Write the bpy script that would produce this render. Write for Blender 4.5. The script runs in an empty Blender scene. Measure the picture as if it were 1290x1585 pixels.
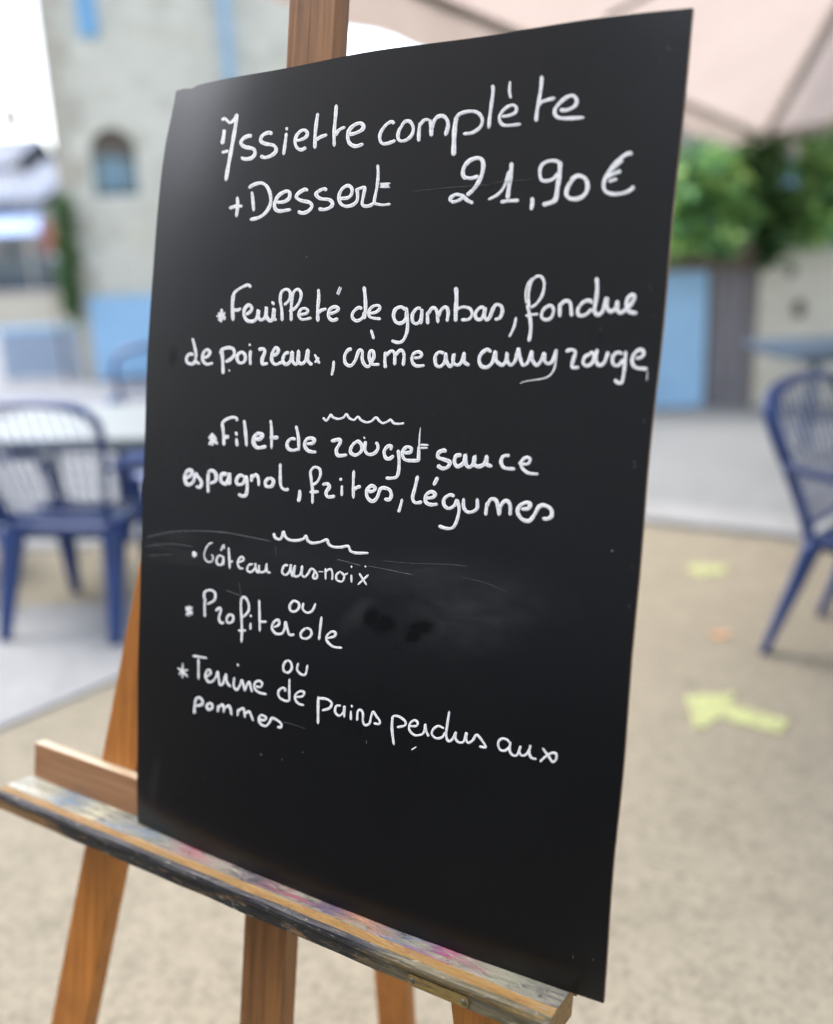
import bpy, bmesh, math, random
import numpy as np
from mathutils import Vector, Matrix
random.seed(7)
R_ = math.radians
scene = bpy.context.scene
COL = scene.collection

# ------------------------------------------------------------------ camera
FPX, CX, CY, HC = 1500.0, 645.0, 792.5, 1.42      # photo pixels (1290 x 1585), eye height in metres
YH, XHL, YHL = 372.0, -1824.0, 471.0              # horizon line of the photograph
_s = (YH - YHL) / (CX - XHL)
_up = np.array([_s, -1.0, (YH - CY) / FPX]); _up /= np.linalg.norm(_up)
_fw = np.array([0, 0, 1.0]); _fw = _fw - _up * (_fw @ _up); _fw /= np.linalg.norm(_fw)
RC = np.array([np.cross(_fw, _up), _fw, _up])      # camera (x right, y down, z forward) -> world
CAM = np.array([0, 0, HC])
cd = bpy.data.cameras.new('camera'); cam = bpy.data.objects.new('camera', cd); COL.objects.link(cam)
cd.sensor_fit = 'HORIZONTAL'; cd.sensor_width = 36.0; cd.lens = 36.0 * FPX / 1290.0
cd.clip_start = 0.05; cd.clip_end = 2000
M = Matrix.Identity(4)
for i in range(3):
    M[i][0] = RC[i, 0]; M[i][1] = -RC[i, 1]; M[i][2] = -RC[i, 2]; M[i][3] = CAM[i]
cam.matrix_world = M
cd.dof.use_dof = True; cd.dof.focus_distance = 1.13; cd.dof.aperture_fstop = 1.55
scene.camera = cam

# ------------------------------------------------------------------ world and sun
SUN_EL, SUN_AZ = 56.0, -60.0                       # azimuth from +Y, clockwise seen from above
w = bpy.data.worlds.new('World'); scene.world = w; w.use_nodes = True
wn = w.node_tree; wn.nodes.clear()
sky = wn.nodes.new('ShaderNodeTexSky'); sky.sky_type = 'NISHITA'; sky.sun_disc = False
sky.sun_elevation = R_(SUN_EL); sky.sun_rotation = R_(SUN_AZ); sky.dust_density = 3.0; sky.air_density = 1.0; sky.ozone_density = 1.5
bg = wn.nodes.new('ShaderNodeBackground'); bg.inputs['Strength'].default_value = 0.15
wo = wn.nodes.new('ShaderNodeOutputWorld')
bw_ = wn.nodes.new('ShaderNodeRGBToBW'); mx_ = wn.nodes.new('ShaderNodeMix'); mx_.data_type = 'RGBA'; mx_.inputs[0].default_value = 0.48   # thin white cloud over the blue
wn.links.new(sky.outputs[0], bw_.inputs[0]); wn.links.new(sky.outputs[0], mx_.inputs[6]); wn.links.new(bw_.outputs[0], mx_.inputs[7]); wn.links.new(mx_.outputs[2], bg.inputs[0]); wn.links.new(bg.outputs[0], wo.inputs[0])
ld = bpy.data.lights.new('sun', 'SUN'); sun = bpy.data.objects.new('sun', ld); COL.objects.link(sun)
ld.energy = 0.5; ld.angle = R_(30); ld.color = (1.0, 0.95, 0.87)
sd = Vector((math.sin(R_(SUN_AZ)) * math.cos(R_(SUN_EL)), math.cos(R_(SUN_AZ)) * math.cos(R_(SUN_EL)), math.sin(R_(SUN_EL))))
sun.rotation_euler = sd.to_track_quat('Z', 'Y').to_euler(); sun.location = (0, 0, 30)
vs = scene.view_settings
scene.display_settings.display_device = 'sRGB'
vs.view_transform = 'Standard'; vs.look = 'None'; vs.gamma = 1.0; vs.use_curve_mapping = False; vs.exposure = 2.15
scene.cycles.use_denoising = True
scene.cycles.max_bounces = 8

# ------------------------------------------------------------------ photo pixel -> place
def ray(x, y): return RC @ np.array([(x - CX) / FPX, (y - CY) / FPX, 1.0])
def at_z(x, y, z=0.0):
    d = ray(x, y); t = (z - HC) / d[2]; return Vector(CAM + d * t)
def at_y(x, y, Y):
    d = ray(x, y); return Vector(CAM + d * (Y / d[1]))
def at_plane(x, y, p, n):
    d = ray(x, y); p = np.array(p); n = np.array(n); t = ((p - CAM) @ n) / (d @ n); return Vector(CAM + d * t)

# ------------------------------------------------------------------ helpers
def link(o, parent=None):
    COL.objects.link(o)
    if parent: o.parent = parent
    return o
def tag(o, label, cat, group=None):
    o['label'] = label; o['category'] = cat
    if group: o['group'] = group
    return o
def empty(name, loc=(0, 0, 0), rz=0.0):
    o = bpy.data.objects.new(name, None); o.location = loc; o.rotation_euler = (0, 0, rz); o.empty_display_size = 0.1
    return link(o)
def obj(name, bm, mats, parent=None, smooth=False, angle=None):
    me = bpy.data.meshes.new(name)
    bmesh.ops.recalc_face_normals(bm, faces=bm.faces[:]) if not bm.get('keep', False) else None
    bm.bm.to_mesh(me) if hasattr(bm, 'bm') else bm.to_mesh(me)
    bm.free()
    for m in (mats if isinstance(mats, (list, tuple)) else [mats]): me.materials.append(m)
    if smooth:
        for p in me.polygons: p.use_smooth = True
    return link(bpy.data.objects.new(name, me), parent)
def mesh(name, bm, mats, parent=None, smooth=False, recalc=True):
    if recalc: bmesh.ops.recalc_face_normals(bm, faces=bm.faces[:])
    me = bpy.data.meshes.new(name); bm.to_mesh(me); bm.free()
    for m in (mats if isinstance(mats, (list, tuple)) else [mats]): me.materials.append(m)
    if smooth:
        for p in me.polygons: p.use_smooth = True
    return link(bpy.data.objects.new(name, me), parent)
obj = mesh
def box(bm, x0, x1, y0, y1, z0, z1, mi=0, bev=0.0):
    v = [bm.verts.new(p) for p in ((x0,y0,z0),(x1,y0,z0),(x1,y1,z0),(x0,y1,z0),(x0,y0,z1),(x1,y0,z1),(x1,y1,z1),(x0,y1,z1))]
    fs = []
    for q in ((0,3,2,1),(4,5,6,7),(0,1,5,4),(1,2,6,5),(2,3,7,6),(3,0,4,7)):
        f = bm.faces.new([v[i] for i in q]); f.material_index = mi; fs.append(f)
    if bev:
        es = list({e for f in fs for e in f.edges})
        bmesh.ops.bevel(bm, geom=es, offset=bev, segments=2, profile=0.6, affect='EDGES')
def hexa(bm, low, high, mi=0, bev=0.0):
    """a bar between two quads (four points each)"""
    v = [bm.verts.new(p) for p in list(low) + list(high)]
    fs = []
    for q in ((0,3,2,1),(4,5,6,7),(0,1,5,4),(1,2,6,5),(2,3,7,6),(3,0,4,7)):
        f = bm.faces.new([v[i] for i in q]); f.material_index = mi; fs.append(f)
    if bev:
        es = list({e for f in fs for e in f.edges})
        bmesh.ops.bevel(bm, geom=es, offset=bev, segments=2, profile=0.6, affect='EDGES')
def crom(pts, n=6, closed=False):
    P = [np.array(p, float) for p in pts]
    if len(P) < 3: 
        return [P[0] + (P[-1] - P[0]) * t for t in np.linspace(0, 1, n + 1)]
    Q = [2 * P[0] - P[1]] + P + [2 * P[-1] - P[-2]]
    out = []
    for i in range(1, len(Q) - 2):
        p0, p1, p2, p3 = Q[i-1], Q[i], Q[i+1], Q[i+2]
        for t in np.linspace(0, 1, n, endpoint=False):
            out.append(0.5 * (2*p1 + (p2-p0)*t + (2*p0-5*p1+4*p2-p3)*t*t + (3*p1-p0-3*p2+p3)*t**3))
    out.append(P[-1]); return out
def tube(bm, pts, r, n=8, smooth_n=0, squash=1.0, side=None, mi=0):
    """sweep an ellipse along pts; r: number or list; squash: second radius factor; side: vector the first radius points along"""
    P = [np.array(p, float) for p in pts]
    if smooth_n:
        k = len(P); P = crom(P, smooth_n)
        if not np.isscalar(r): r = np.interp(np.linspace(0, k-1, len(P)), range(k), r)
    m = len(P); r = [r] * m if np.isscalar(r) else list(r)
    rings = []; ref = np.array(side if side is not None else (0.13, 0.31, 0.94), float)
    for i in range(m):
        t = P[min(i+1, m-1)] - P[max(i-1, 0)]; t /= np.linalg.norm(t) + 1e-12
        a = ref - t * (ref @ t)
        if np.linalg.norm(a) < 1e-4: a = np.array([1.0, 0, 0]) - t * t[0]
        a /= np.linalg.norm(a); b = np.cross(t, a)
        if side is None: ref = a
        rings.append([bm.verts.new(P[i] + r[i] * (math.cos(2*math.pi*k/n) * a + squash * math.sin(2*math.pi*k/n) * b)) for k in range(n)])
    for i in range(m - 1):
        for k in range(n):
            f = bm.faces.new((rings[i][k], rings[i][(k+1) % n], rings[i+1][(k+1) % n], rings[i+1][k])); f.material_index = mi
    for rg in (rings[0][::-1], rings[-1]):
        f = bm.faces.new(rg); f.material_index = mi
def prism(bm, poly, z0, z1, mi=0):
    """vertical prism over a ground polygon"""
    lo = [bm.verts.new((p[0], p[1], z0)) for p in poly]; hi = [bm.verts.new((p[0], p[1], z1)) for p in poly]
    n = len(poly); bm.faces.new(hi).material_index = mi
    for i in range(n): bm.faces.new((lo[i], lo[(i+1) % n], hi[(i+1) % n], hi[i])).material_index = mi
def holed(bm, outer, holes, y, depth, mi=0):
    """a wall face in the x-z plane at y with real openings and their reveals going back by depth"""
    edges = []
    def loop(pts):
        vs_ = [bm.verts.new((p[0], y, p[1])) for p in pts]
        return vs_, [bm.edges.new((vs_[i], vs_[(i+1) % len(vs_)])) for i in range(len(vs_))]
    v0, e0 = loop(outer); edges += e0; loops = []
    for h in holes:
        vh, eh = loop(h); edges += eh; loops.append(vh)
    res = bmesh.ops.triangle_fill(bm, edges=edges, use_beauty=True)
    for g in res['geom']:
        if isinstance(g, bmesh.types.BMFace): g.material_index = mi
    for vh in loops:
        back = [bm.verts.new((q.co.x, y + depth, q.co.z)) for q in vh]
        for i in range(len(vh)):
            j = (i+1) % len(vh); bm.faces.new((vh[i], vh[j], back[j], back[i])).material_index = mi

# ------------------------------------------------------------------ materials
class NT:
    def __init__(s, name):
        s.m = bpy.data.materials.new(name); s.m.use_nodes = True; s.t = s.m.node_tree
        s.b = s.t.nodes['Principled BSDF']; s.out = s.t.nodes['Material Output']
    def n(s, kind, **kw):
        nd = s.t.nodes.new('ShaderNode' + kind)
        for k, v in kw.items():
            if k in nd.inputs.keys(): nd.inputs[k].default_value = v
            else: setattr(nd, k, v)
        return nd
    def l(s, a, b): s.t.links.new(a, b)
    def coord(s, scale=(1, 1, 1), out='Object', rot=(0, 0, 0), loc=(0, 0, 0)):
        c = s.n('TexCoord'); mp = s.n('Mapping'); mp.inputs['Scale'].default_value = scale; mp.inputs['Rotation'].default_value = rot; mp.inputs['Location'].default_value = loc
        s.l(c.outputs[out], mp.inputs['Vector']); return mp.outputs['Vector']
    def noise(s, vec, scale=5, detail=4, rough=0.55, dist=0.0):
        nd = s.n('TexNoise'); nd.inputs['Scale'].default_value = scale; nd.inputs['Detail'].default_value = detail
        nd.inputs['Roughness'].default_value = rough; nd.inputs['Distortion'].default_value = dist
        s.l(vec, nd.inputs['Vector']); return nd.outputs['Fac']
    def ramp(s, fac, stops, mode='LINEAR'):
        nd = s.n('ValToRGB'); nd.color_ramp.interpolation = mode; cr = nd.color_ramp
        while len(cr.elements) < len(stops): cr.elements.new(0.5)
        for e, (p, c) in zip(cr.elements, stops):
            e.position = p; e.color = (c[0], c[1], c[2], 1) if not np.isscalar(c) else (c, c, c, 1)
        s.l(fac, nd.inputs['Fac']); return nd.outputs['Color']
    def mix(s, fac, a, b, mode='MIX'):
        nd = s.n('Mix', data_type='RGBA', blend_type=mode)
        for sock, v in ((nd.inputs[0], fac), (nd.inputs[6], a), (nd.inputs[7], b)):
            if hasattr(v, 'is_linked'): s.l(v, sock)
            elif np.isscalar(v): sock.default_value = v
            else: sock.default_value = (v[0], v[1], v[2], 1)
        return nd.outputs[2]
    def math(s, op, a, b=0.0, clamp=False):
        nd = s.n('Math', operation=op); nd.use_clamp = clamp
        for sock, v in ((nd.inputs[0], a), (nd.inputs[1], b)):
            if hasattr(v, 'is_linked'): s.l(v, sock)
            else: sock.default_value = v
        return nd.outputs[0]
    def bump(s, h, strength=0.3, dist=0.01):
        nd = s.n('Bump'); nd.inputs['Strength'].default_value = strength; nd.inputs['Distance'].default_value = dist
        s.l(h, nd.inputs['Height']); s.l(nd.outputs['Normal'], s.b.inputs['Normal'])
    def set(s, color=None, rough=None, spec=None, metal=None):
        for k, v in (('Base Color', color), ('Roughness', rough), ('Specular IOR Level', spec), ('Metallic', metal)):
            if v is None: continue
            if hasattr(v, 'is_linked'): s.l(v, s.b.inputs[k])
            elif np.isscalar(v): s.b.inputs[k].default_value = v
            else: s.b.inputs[k].default_value = (v[0], v[1], v[2], 1)
        return s
def plain(name, c, rough=0.5, var=0.12, scale=6.0, metal=0.0, spec=0.5):
    t = NT(name); f = t.noise(t.coord(), scale, 5)
    d = [max(0, x * (1 - var)) for x in c]; u = [min(1, x * (1 + var)) for x in c]
    t.set(t.ramp(f, [(0.3, d), (0.7, u)]), rough, spec, metal); return t.m
def wood(name, dark, light, axis, rough=0.42, scale=1.0):
    t = NT(name)
    sc = [38.0 * scale] * 3; sc[axis] = 1.6 * scale
    v = t.coord(sc); f = t.noise(v, 1.0, 5, 0.6, 0.6)
    sc2 = [150.0 * scale] * 3; sc2[axis] = 5.0 * scale
    g = t.noise(t.coord(sc2), 1.0, 3, 0.6)
    c = t.ramp(f, [(0.25, dark), (0.5, [(a + b) / 2 for a, b in zip(dark, light)]), (0.75, light)])
    c = t.mix(0.35, c, t.ramp(g, [(0.35, [x * 0.6 for x in dark]), (0.6, light)]), 'MIX')
    wear = t.noise(t.coord((9, 9, 9)), 1.0, 4)
    c = t.mix(t.ramp(wear, [(0.55, 0.0), (0.8, 0.45)]), c, [x * 0.55 for x in dark])
    t.set(c, t.ramp(g, [(0.3, rough - 0.08), (0.7, rough + 0.12)]), 0.45); t.bump(g, 0.25, 0.002); return t.m
def stone(name, c1, c2, mortar, scale=1.0, rough=0.9):
    t = NT(name); v = t.coord((1.0 * scale, 1.0 * scale, 1.7 * scale))
    wob = t.n('TexNoise'); wob.inputs['Scale'].default_value = 3.0; t.l(v, wob.inputs['Vector'])
    vv = t.n('VectorMath', operation='MULTIPLY_ADD'); t.l(wob.outputs['Color'], vv.inputs[0]); vv.inputs[1].default_value = (0.25, 0.25, 0.25); t.l(v, vv.inputs[2])
    vo = t.n('TexVoronoi', feature='DISTANCE_TO_EDGE'); vo.inputs['Scale'].default_value = 3.2; t.l(vv.outputs[0], vo.inputs['Vector'])
    vc = t.n('TexVoronoi'); vc.inputs['Scale'].default_value = 3.2; t.l(vv.outputs[0], vc.inputs['Vector'])
    cell = t.n('SeparateColor'); t.l(vc.outputs['Color'], cell.inputs[0])
    big = t.noise(v, 0.7, 5)
    col = t.mix(cell.outputs[0], c1, c2); col = t.mix(t.ramp(big, [(0.4, 0.0), (0.7, 0.6)]), col, [x * 0.8 for x in c2])
    fine = t.noise(v, 40, 4); col = t.mix(0.25, col, t.ramp(fine, [(0.3, [x * 0.6 for x in c1]), (0.7, [min(1, x * 1.2) for x in c2])]))
    stn = t.noise(v, 0.9, 5, 0.65, 0.5); col = t.mix(t.ramp(stn, [(0.56, 0.0), (0.72, 0.55)]), col, (c2[0] * .95, c2[1] * .80, c2[2] * .55)); col = t.mix(t.ramp(vo.outputs['Distance'], [(0.02, 1.0), (0.09, 0.0)]), col, mortar)
    t.set(col, rough, 0.2); t.bump(vo.outputs['Distance'], 0.4, 0.03); return t.m
def leafmat(name, dark, light):
    t = NT(name); oi = t.n('Attribute', attribute_name='leaf_tone', attribute_type='GEOMETRY')
    c = t.ramp(oi.outputs['Fac'], [(0.0, dark), (0.6, light), (1.0, [min(1, light[0] * 1.5), light[1] * 1.15, light[2] * 0.8])])
    t.set(c, 0.5, 0.4); t.b.inputs['Transmission Weight'].default_value = 0.0
    tr = t.n('BsdfTranslucent'); t.l(c, tr.inputs['Color']); ms = t.n('MixShader'); ms.inputs[0].default_value = 0.3
    t.l(t.b.outputs[0], ms.inputs[1]); t.l(tr.outputs[0], ms.inputs[2]); t.l(ms.outputs[0], t.out.inputs['Surface']); return t.m

# ------------------------------------------------------------------ the ground
def ground_mat(name, c1, c2, c3, gravel=True):
    t = NT(name); v = t.coord()
    a = t.noise(v, 1.3, 5); b = t.noise(v, 22, 5, 0.65); g = t.noise(v, 160, 3, 0.7)
    col = t.mix(t.ramp(a, [(0.35, 0.0), (0.65, 1.0)]), c1, c2); pt = t.noise(v, 7.0, 6, 0.7, 0.8); col = t.mix(t.ramp(pt, [(0.52, 0.0), (0.70, 0.6)]), col, [x * .72 for x in c3]); col = t.mix(t.ramp(pt, [(0.28, 0.5), (0.42, 0.0)]), col, [min(.8, x * 1.25) for x in c1])
    col = t.mix(t.ramp(b, [(0.45, 0.0), (0.75, 0.55)]), col, c3)
    if gravel:
        vo = t.n('TexVoronoi'); vo.inputs['Scale'].default_value = 75; t.l(v, vo.inputs['Vector'])
        sp = t.n('SeparateColor'); t.l(vo.outputs['Color'], sp.inputs[0])
        col = t.mix(0.32, col, t.ramp(sp.outputs[0], [(0.0, [x * 0.45 for x in c3]), (0.5, c1), (1.0, [min(0.8, x * 1.45) for x in c2])]))
        t.bump(vo.outputs['Distance'], 0.25, 0.004)
    t.set(col, 0.93, 0.15); return t.m
m_sand = ground_mat('sandy_gravel', (0.245, 0.219, 0.164), (0.218, 0.195, 0.148), (0.182, 0.162, 0.124))
m_pale = ground_mat('pale_concrete', (0.27, 0.276, 0.277), (0.248, 0.254, 0.258), (0.212, 0.216, 0.22), False)
m_grey = ground_mat('grey_paving', (0.215, 0.224, 0.225), (0.197, 0.207, 0.211), (0.172, 0.178, 0.182), False)
bm = bmesh.new(); bmesh.ops.create_grid(bm, x_segments=8, y_segments=8, size=500)
g = obj('ground', bm, m_sand); g['kind'] = 'structure'; g['label'] = 'sandy pale gravel ground of the square'
def sheet(name, pix, z, mat, label, h=None):
    bm = bmesh.new(); prism(bm, [at_z(x, y, 0) if not isinstance(x, tuple) else x for x, y in pix], -0.05, z)
    o = obj(name, bm, mat); o['kind'] = 'structure'; o['label'] = label; return o
sheet('pavement', [(-420, 1310), (0, 1130), (190, 1050), (420, 955), (420, 905), (200, 934), (0, 944), (-500, 985)], 0.012, m_pale, 'pale concrete slab under the blue chairs')
sheet('walkway', [(700, 762), (1000, 785), (1290, 818), (1700, 866), (1700, 640), (1200, 634), (1000, 634), (700, 634)], 0.03, m_grey, 'grey paved walkway along the stone wall')
sheet('kerb', [(700, 785), (1000, 812), (1290, 845), (1700, 895), (1700, 867), (1290, 819), (1000, 786), (700, 763)], 0.034, m_pale, 'pale stone kerb edging the walkway')
sheet('terrace', [(-700, 690), (330, 660), (330, 830), (120, 850), (-700, 880)], 0.010, m_grey, 'grey paving under the white table on the left')
sheet('road', [(-900, 686), (250, 640), (260, 600), (150, 520), (60, 455), (-900, 470)], 0.004, ground_mat('blue_grey_asphalt', (0.24, 0.25, 0.27), (0.21, 0.22, 0.24), (0.17, 0.18, 0.19), False), 'grey road running past the stone house')

bm = bmesh.new(); prism(bm, [(-1.15, 1.25), (-60, 3.5), (-60, -40), (30, -40), (30, -2.2), (-0.35, -1.6), (-0.75, 0.0)], -.05, .006)  # unseen dark ground, added so the lower board reflects something darker
o = obj('road', bm, ground_mat('unseen_dark_asphalt', (0.045, 0.045, 0.047), (0.038, 0.038, 0.04), (0.03, 0.03, 0.03))); o['kind'] = 'structure'; o['label'] = 'unseen dark asphalt added behind the viewer to darken the board reflection'
# ------------------------------------------------------------------ yellow arrows on the ground
m_yel = NT('yellow_paint'); _v = m_yel.coord(); _f = m_yel.noise(_v, 60, 5, 0.7)
m_yel.set(m_yel.ramp(_f, [(0.40, (0.25, 0.225, 0.155)), (0.52, (0.35, 0.385, 0.165)), (0.7, (0.44, 0.48, 0.215))]), 0.8, 0.2)
def arrow(name, pix, label):
    bm = bmesh.new(); P = [at_z(x, y, 0) for x, y in pix]
    c = sum(P, Vector()) / len(P); c.z = 0
    lo = [bm.verts.new((p.x - c.x, p.y - c.y, 0.001)) for p in P]; hi = [bm.verts.new((p.x - c.x, p.y - c.y, 0.005)) for p in P]
    bm.faces.new(hi)
    for i in range(len(P)): j = (i+1) % len(P); bm.faces.new((lo[i], lo[j], hi[j], hi[i]))
    o = obj(name, bm, m_yel.m); o.location = c
    return tag(o, label, 'arrow', 'yellow arrows painted on the ground')
arrow('painted_arrow', [(1060, 1078), (1140, 1074), (1128, 1090), (1222, 1117), (1208, 1138), (1112, 1112), (1090, 1130), (1076, 1128)], 'larger yellow arrow painted on the sand, nearest the camera')
arrow('painted_arrow', [(1060, 880), (1086, 872), (1086, 877), (1124, 875), (1128, 887), (1090, 890), (1088, 896)], 'smaller yellow arrow mark farther off, nearer the kerb')
bm = bmesh.new(); c = at_z(1115, 985)
P = [(-0.035, 0, 0.004), (-0.012, 0.016, 0.010), (0.018, 0.014, 0.006), (0.04, 0.0, 0.012), (0.016, -0.015, 0.008), (-0.014, -0.017, 0.006)]
vv = [bm.verts.new(p) for p in P]; cv = bm.verts.new((0, 0, 0.003))
for i in range(6): bm.faces.new((vv[i], vv[(i+1) % 6], cv))
r = bmesh.ops.extrude_face_region(bm, geom=bm.faces[:]); bmesh.ops.translate(bm, verts=[q for q in r['geom'] if isinstance(q, bmesh.types.BMVert)], vec=(0, 0, 0.0015))
o = obj('fallen_leaf', bm, plain('dry_leaf', (0.62, 0.30, 0.14), 0.7)); o.location = c; tag(o, 'small dry orange leaf lying between the two arrows', 'leaf')

# ------------------------------------------------------------------ board frame: u along the board, v up the board, w towards the viewer
K = 1.4
E1 = np.array([.84428, -.5359, 0]); E1 /= np.linalg.norm(E1)
E2 = np.array([-.1045, -.1646, -.981]); E2 -= E1 * (E1 @ E2); E2 /= np.linalg.norm(E2)
NB = np.cross(E1, E2); WB = -NB; VB = -E2
OB = CAM + K * ray(217, 1272)
BW, BH = 0.7055, 1.0176
ROTB = Matrix(((E1[0], NB[0], VB[0]), (E1[1], NB[1], VB[1]), (E1[2], NB[2], VB[2])))
def bpt(u, v, w_): return OB + E1 * u + VB * v + WB * w_
def bow(u, v):
    s = min(1, max(0, u / BW)); t = min(1, max(0, v / BH)); U = 4*s*(1-s); V4 = (4*t*(1-t)) ** 0.8
    h = .0145 * U + (.0175 - .007 * s) * V4 - .012 * U * V4
    h -= .007 * math.exp(-((s / .15) ** 2 + ((1-t) / .15) ** 2))
    h += .004 * math.exp(-((s / .25) ** 2 + ((t - .02) / .12) ** 2)) - .001 * math.exp(-(((1-s) / .2) ** 2 + ((1-t) / .12) ** 2))
    return h
def uv_at(x, y, w_):
    d = ray(x, y); p = OB + WB * w_; t = ((p - CAM) @ NB) / (d @ NB); q = CAM + t * d - OB; return q @ E1, q @ VB
def on_board(x, y, lift):
    w_ = 0.01
    for _ in range(5):
        u, v = uv_at(x, y, w_); w_ = bow(u, v) + lift
    u, v = uv_at(x, y, w_); return u, v, w_

# ------------------------------------------------------------------ the menu board: a thin warped black hardboard sheet
t = NT('chalkboard_black'); v = t.coord()
big = t.noise(v, 3.0, 5, 0.6); fine = t.noise(v, 220, 3, 0.7)
streak = t.noise(t.coord((5, 5, 60), rot=(0, 0.12, 0)), 1.0, 5, 0.65, 0.4)
base = t.ramp(big, [(0.3, (0.0004, 0.0004, 0.0005)), (0.7, (0.0008, 0.0008, 0.0008))])
def blob(px, rx, ry, ang=0.0, soft=0.5):
    """0..1 mask of an ellipse on the board with a noisy rim"""
    u, vv_, _ = on_board(px[0], px[1], 0)
    sub = t.n('VectorMath', operation='SUBTRACT'); t.l(v, sub.inputs[0]); sub.inputs[1].default_value = (u, 0, vv_)
    mp = t.n('Mapping', vector_type='POINT'); mp.inputs['Rotation'].default_value = (0, ang, 0); t.l(sub.outputs[0], mp.inputs['Vector'])
    sc = t.n('VectorMath', operation='MULTIPLY'); t.l(mp.outputs[0], sc.inputs[0]); sc.inputs[1].default_value = (1 / rx, 0, 1 / ry)
    ln = t.n('VectorMath', operation='LENGTH'); t.l(sc.outputs[0], ln.inputs[0])
    nz = t.noise(v, 28, 4, 0.6, 1.0); d = t.math('ADD', ln.outputs['Value'], t.math('MULTIPLY', t.math('SUBTRACT', nz, 0.5), 0.9))
    mr = t.n('MapRange', interpolation_type='SMOOTHSTEP'); t.l(d, mr.inputs[0]); mr.inputs[1].default_value = 1.0 + soft * 0.3; mr.inputs[2].default_value = 1.0 - soft
    return mr.outputs[0]
film = t.math('MULTIPLY', t.math('MAXIMUM', t.math('MAXIMUM', t.math('MULTIPLY', blob((660, 890), 0.12, 0.030, 0.10, 0.95), 0.8), t.math('MULTIPLY', blob((553, 950), 0.014, 0.040, -0.75, 0.95), 0.8)), blob((730, 945), 0.105, 0.050, 0.30, 0.95)), t.ramp(t.noise(t.coord((3, 3, 14), rot=(0, 0.25, 0)), 3.0, 6, 0.7, 0.9), [(0.3, 0.2), (0.65, 1.0)]))
film2 = t.math('MULTIPLY', blob((280, 850), 0.12, 0.026, 0.06, 0.8), t.ramp(streak, [(0.45, 0.0), (0.62, 1.0)]))
film3 = t.math('MULTIPLY', blob((470, 880), 0.14, 0.05, 0.12, 0.9), t.ramp(streak, [(0.35, 0.0), (0.7, 0.7)]))
film4 = t.math('MULTIPLY', blob((238, 1212), 0.012, 0.050, -0.16, 0.95), 0.22)
spots = t.math('MAXIMUM', t.math('MAXIMUM', blob((576, 955), 0.013, 0.015, -0.6, 0.55), blob((594, 966), 0.021, 0.015, 0.3, 0.7)), t.math('MAXIMUM', blob((650, 972), 0.024, 0.011, 0.35, 0.7), blob((640, 984), 0.016, 0.010, 0.6, 0.6)))
spots = t.math('MAXIMUM', spots, t.math('MULTIPLY', blob((268, 553), 0.012, 0.018, 0.0, 0.8), 0.8))
vor = t.n('TexVoronoi'); vor.inputs['Scale'].default_value = 34; t.l(v, vor.inputs['Vector'])
vsp = t.n('SeparateColor'); t.l(vor.outputs['Color'], vsp.inputs[0])
speck = t.math('MULTIPLY', t.math('LESS_THAN', vor.outputs['Distance'], 0.045), t.math('GREATER_THAN', vsp.outputs[0], 0.86))
dust = t.ramp(t.noise(v, 9, 6, 0.7, 0.6), [(0.5, 0.0), (0.8, 0.10)])
mk = t.math('ADD', t.math('ADD', t.math('MULTIPLY', film, 0.75), t.math('MULTIPLY', film2, 0.45)), t.math('ADD', t.math('MULTIPLY', film3, 0.35), film4))
mk = t.math('MULTIPLY', t.math('ADD', mk, t.math('MULTIPLY', dust, 0.4)), t.math('SUBTRACT', 1.0, spots), True)
colr = t.mix(t.math('MULTIPLY', mk, 0.095), base, (0.16, 0.17, 0.175))
colr = t.mix(t.math('MULTIPLY', speck, 0.4), colr, (0.22, 0.22, 0.21))
rough = t.math('ADD', t.math('ADD', 0.28, t.math('MULTIPLY', mk, 0.2)), t.math('MULTIPLY', t.math('SUBTRACT', big, 0.5), 0.10))
t.set(colr, rough, t.math('MULTIPLY', t.math('SUBTRACT', 1.0, t.math('MULTIPLY', spots, 0.45)), 0.50)); t.bump(fine, 0.06, 0.001)
m_board = t.m
m_edge = plain('hardboard_edge', (0.20, 0.12, 0.065), 0.8, 0.25, 60)

bm = bmesh.new(); NU, NV, TH = 44, 64, 0.0045
def edge_u(v_, right):                 # slightly uneven saw-cut edges
    return (BW if right else 0.011 * math.exp(-((BH - v_) / 0.05) ** 2)) + 0.0012 * math.sin(v_ * 21 + (2 if right else 0)) * math.sin(v_ * 7.3)
def edge_v(u_, top):
    return (BH if top else 0.0) + (0.0012 * math.sin(u_ * 23) if top else 0.0) - (0.0022 * math.exp(-((u_ - 0.043) / 0.008) ** 2) if top else 0)
fr = []; bk = []
for j in range(NV + 1):
    rf = []; rb = []
    for i in range(NU + 1):
        s, q = i / NU, j / NV
        v0 = q * BH; a, b = edge_u(v0, False), edge_u(v0, True); u_ = a + (b - a) * s
        lo, hi = edge_v(u_, False), edge_v(u_, True); v_ = lo + (hi - lo) * q
        h = bow(u_, v_); rf.append(bm.verts.new((u_, -h, v_))); rb.append(bm.verts.new((u_, -h + TH, v_)))
    fr.append(rf); bk.append(rb)
for j in range(NV):
    for i in range(NU):
        bm.faces.new((fr[j][i], fr[j][i+1], fr[j+1][i+1], fr[j+1][i])).smooth = True
        f = bm.faces.new((bk[j][i], bk[j+1][i], bk[j+1][i+1], bk[j][i+1])); f.material_index = 1; f.smooth = True
rim = [(0, i) for i in range(NU + 1)] + [(j, NU) for j in range(1, NV + 1)] + [(NV, i) for i in range(NU - 1, -1, -1)] + [(j, 0) for j in range(NV - 1, 0, -1)]
for a in range(len(rim)):
    p, q = rim[a], rim[(a + 1) % len(rim)]
    f = bm.faces.new((fr[q[0]][q[1]], fr[p[0]][p[1]], bk[p[0]][p[1]], bk[q[0]][q[1]])); f.material_index = 1
board = obj('menu_board', bm, [m_board, m_edge], recalc=False)
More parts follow.
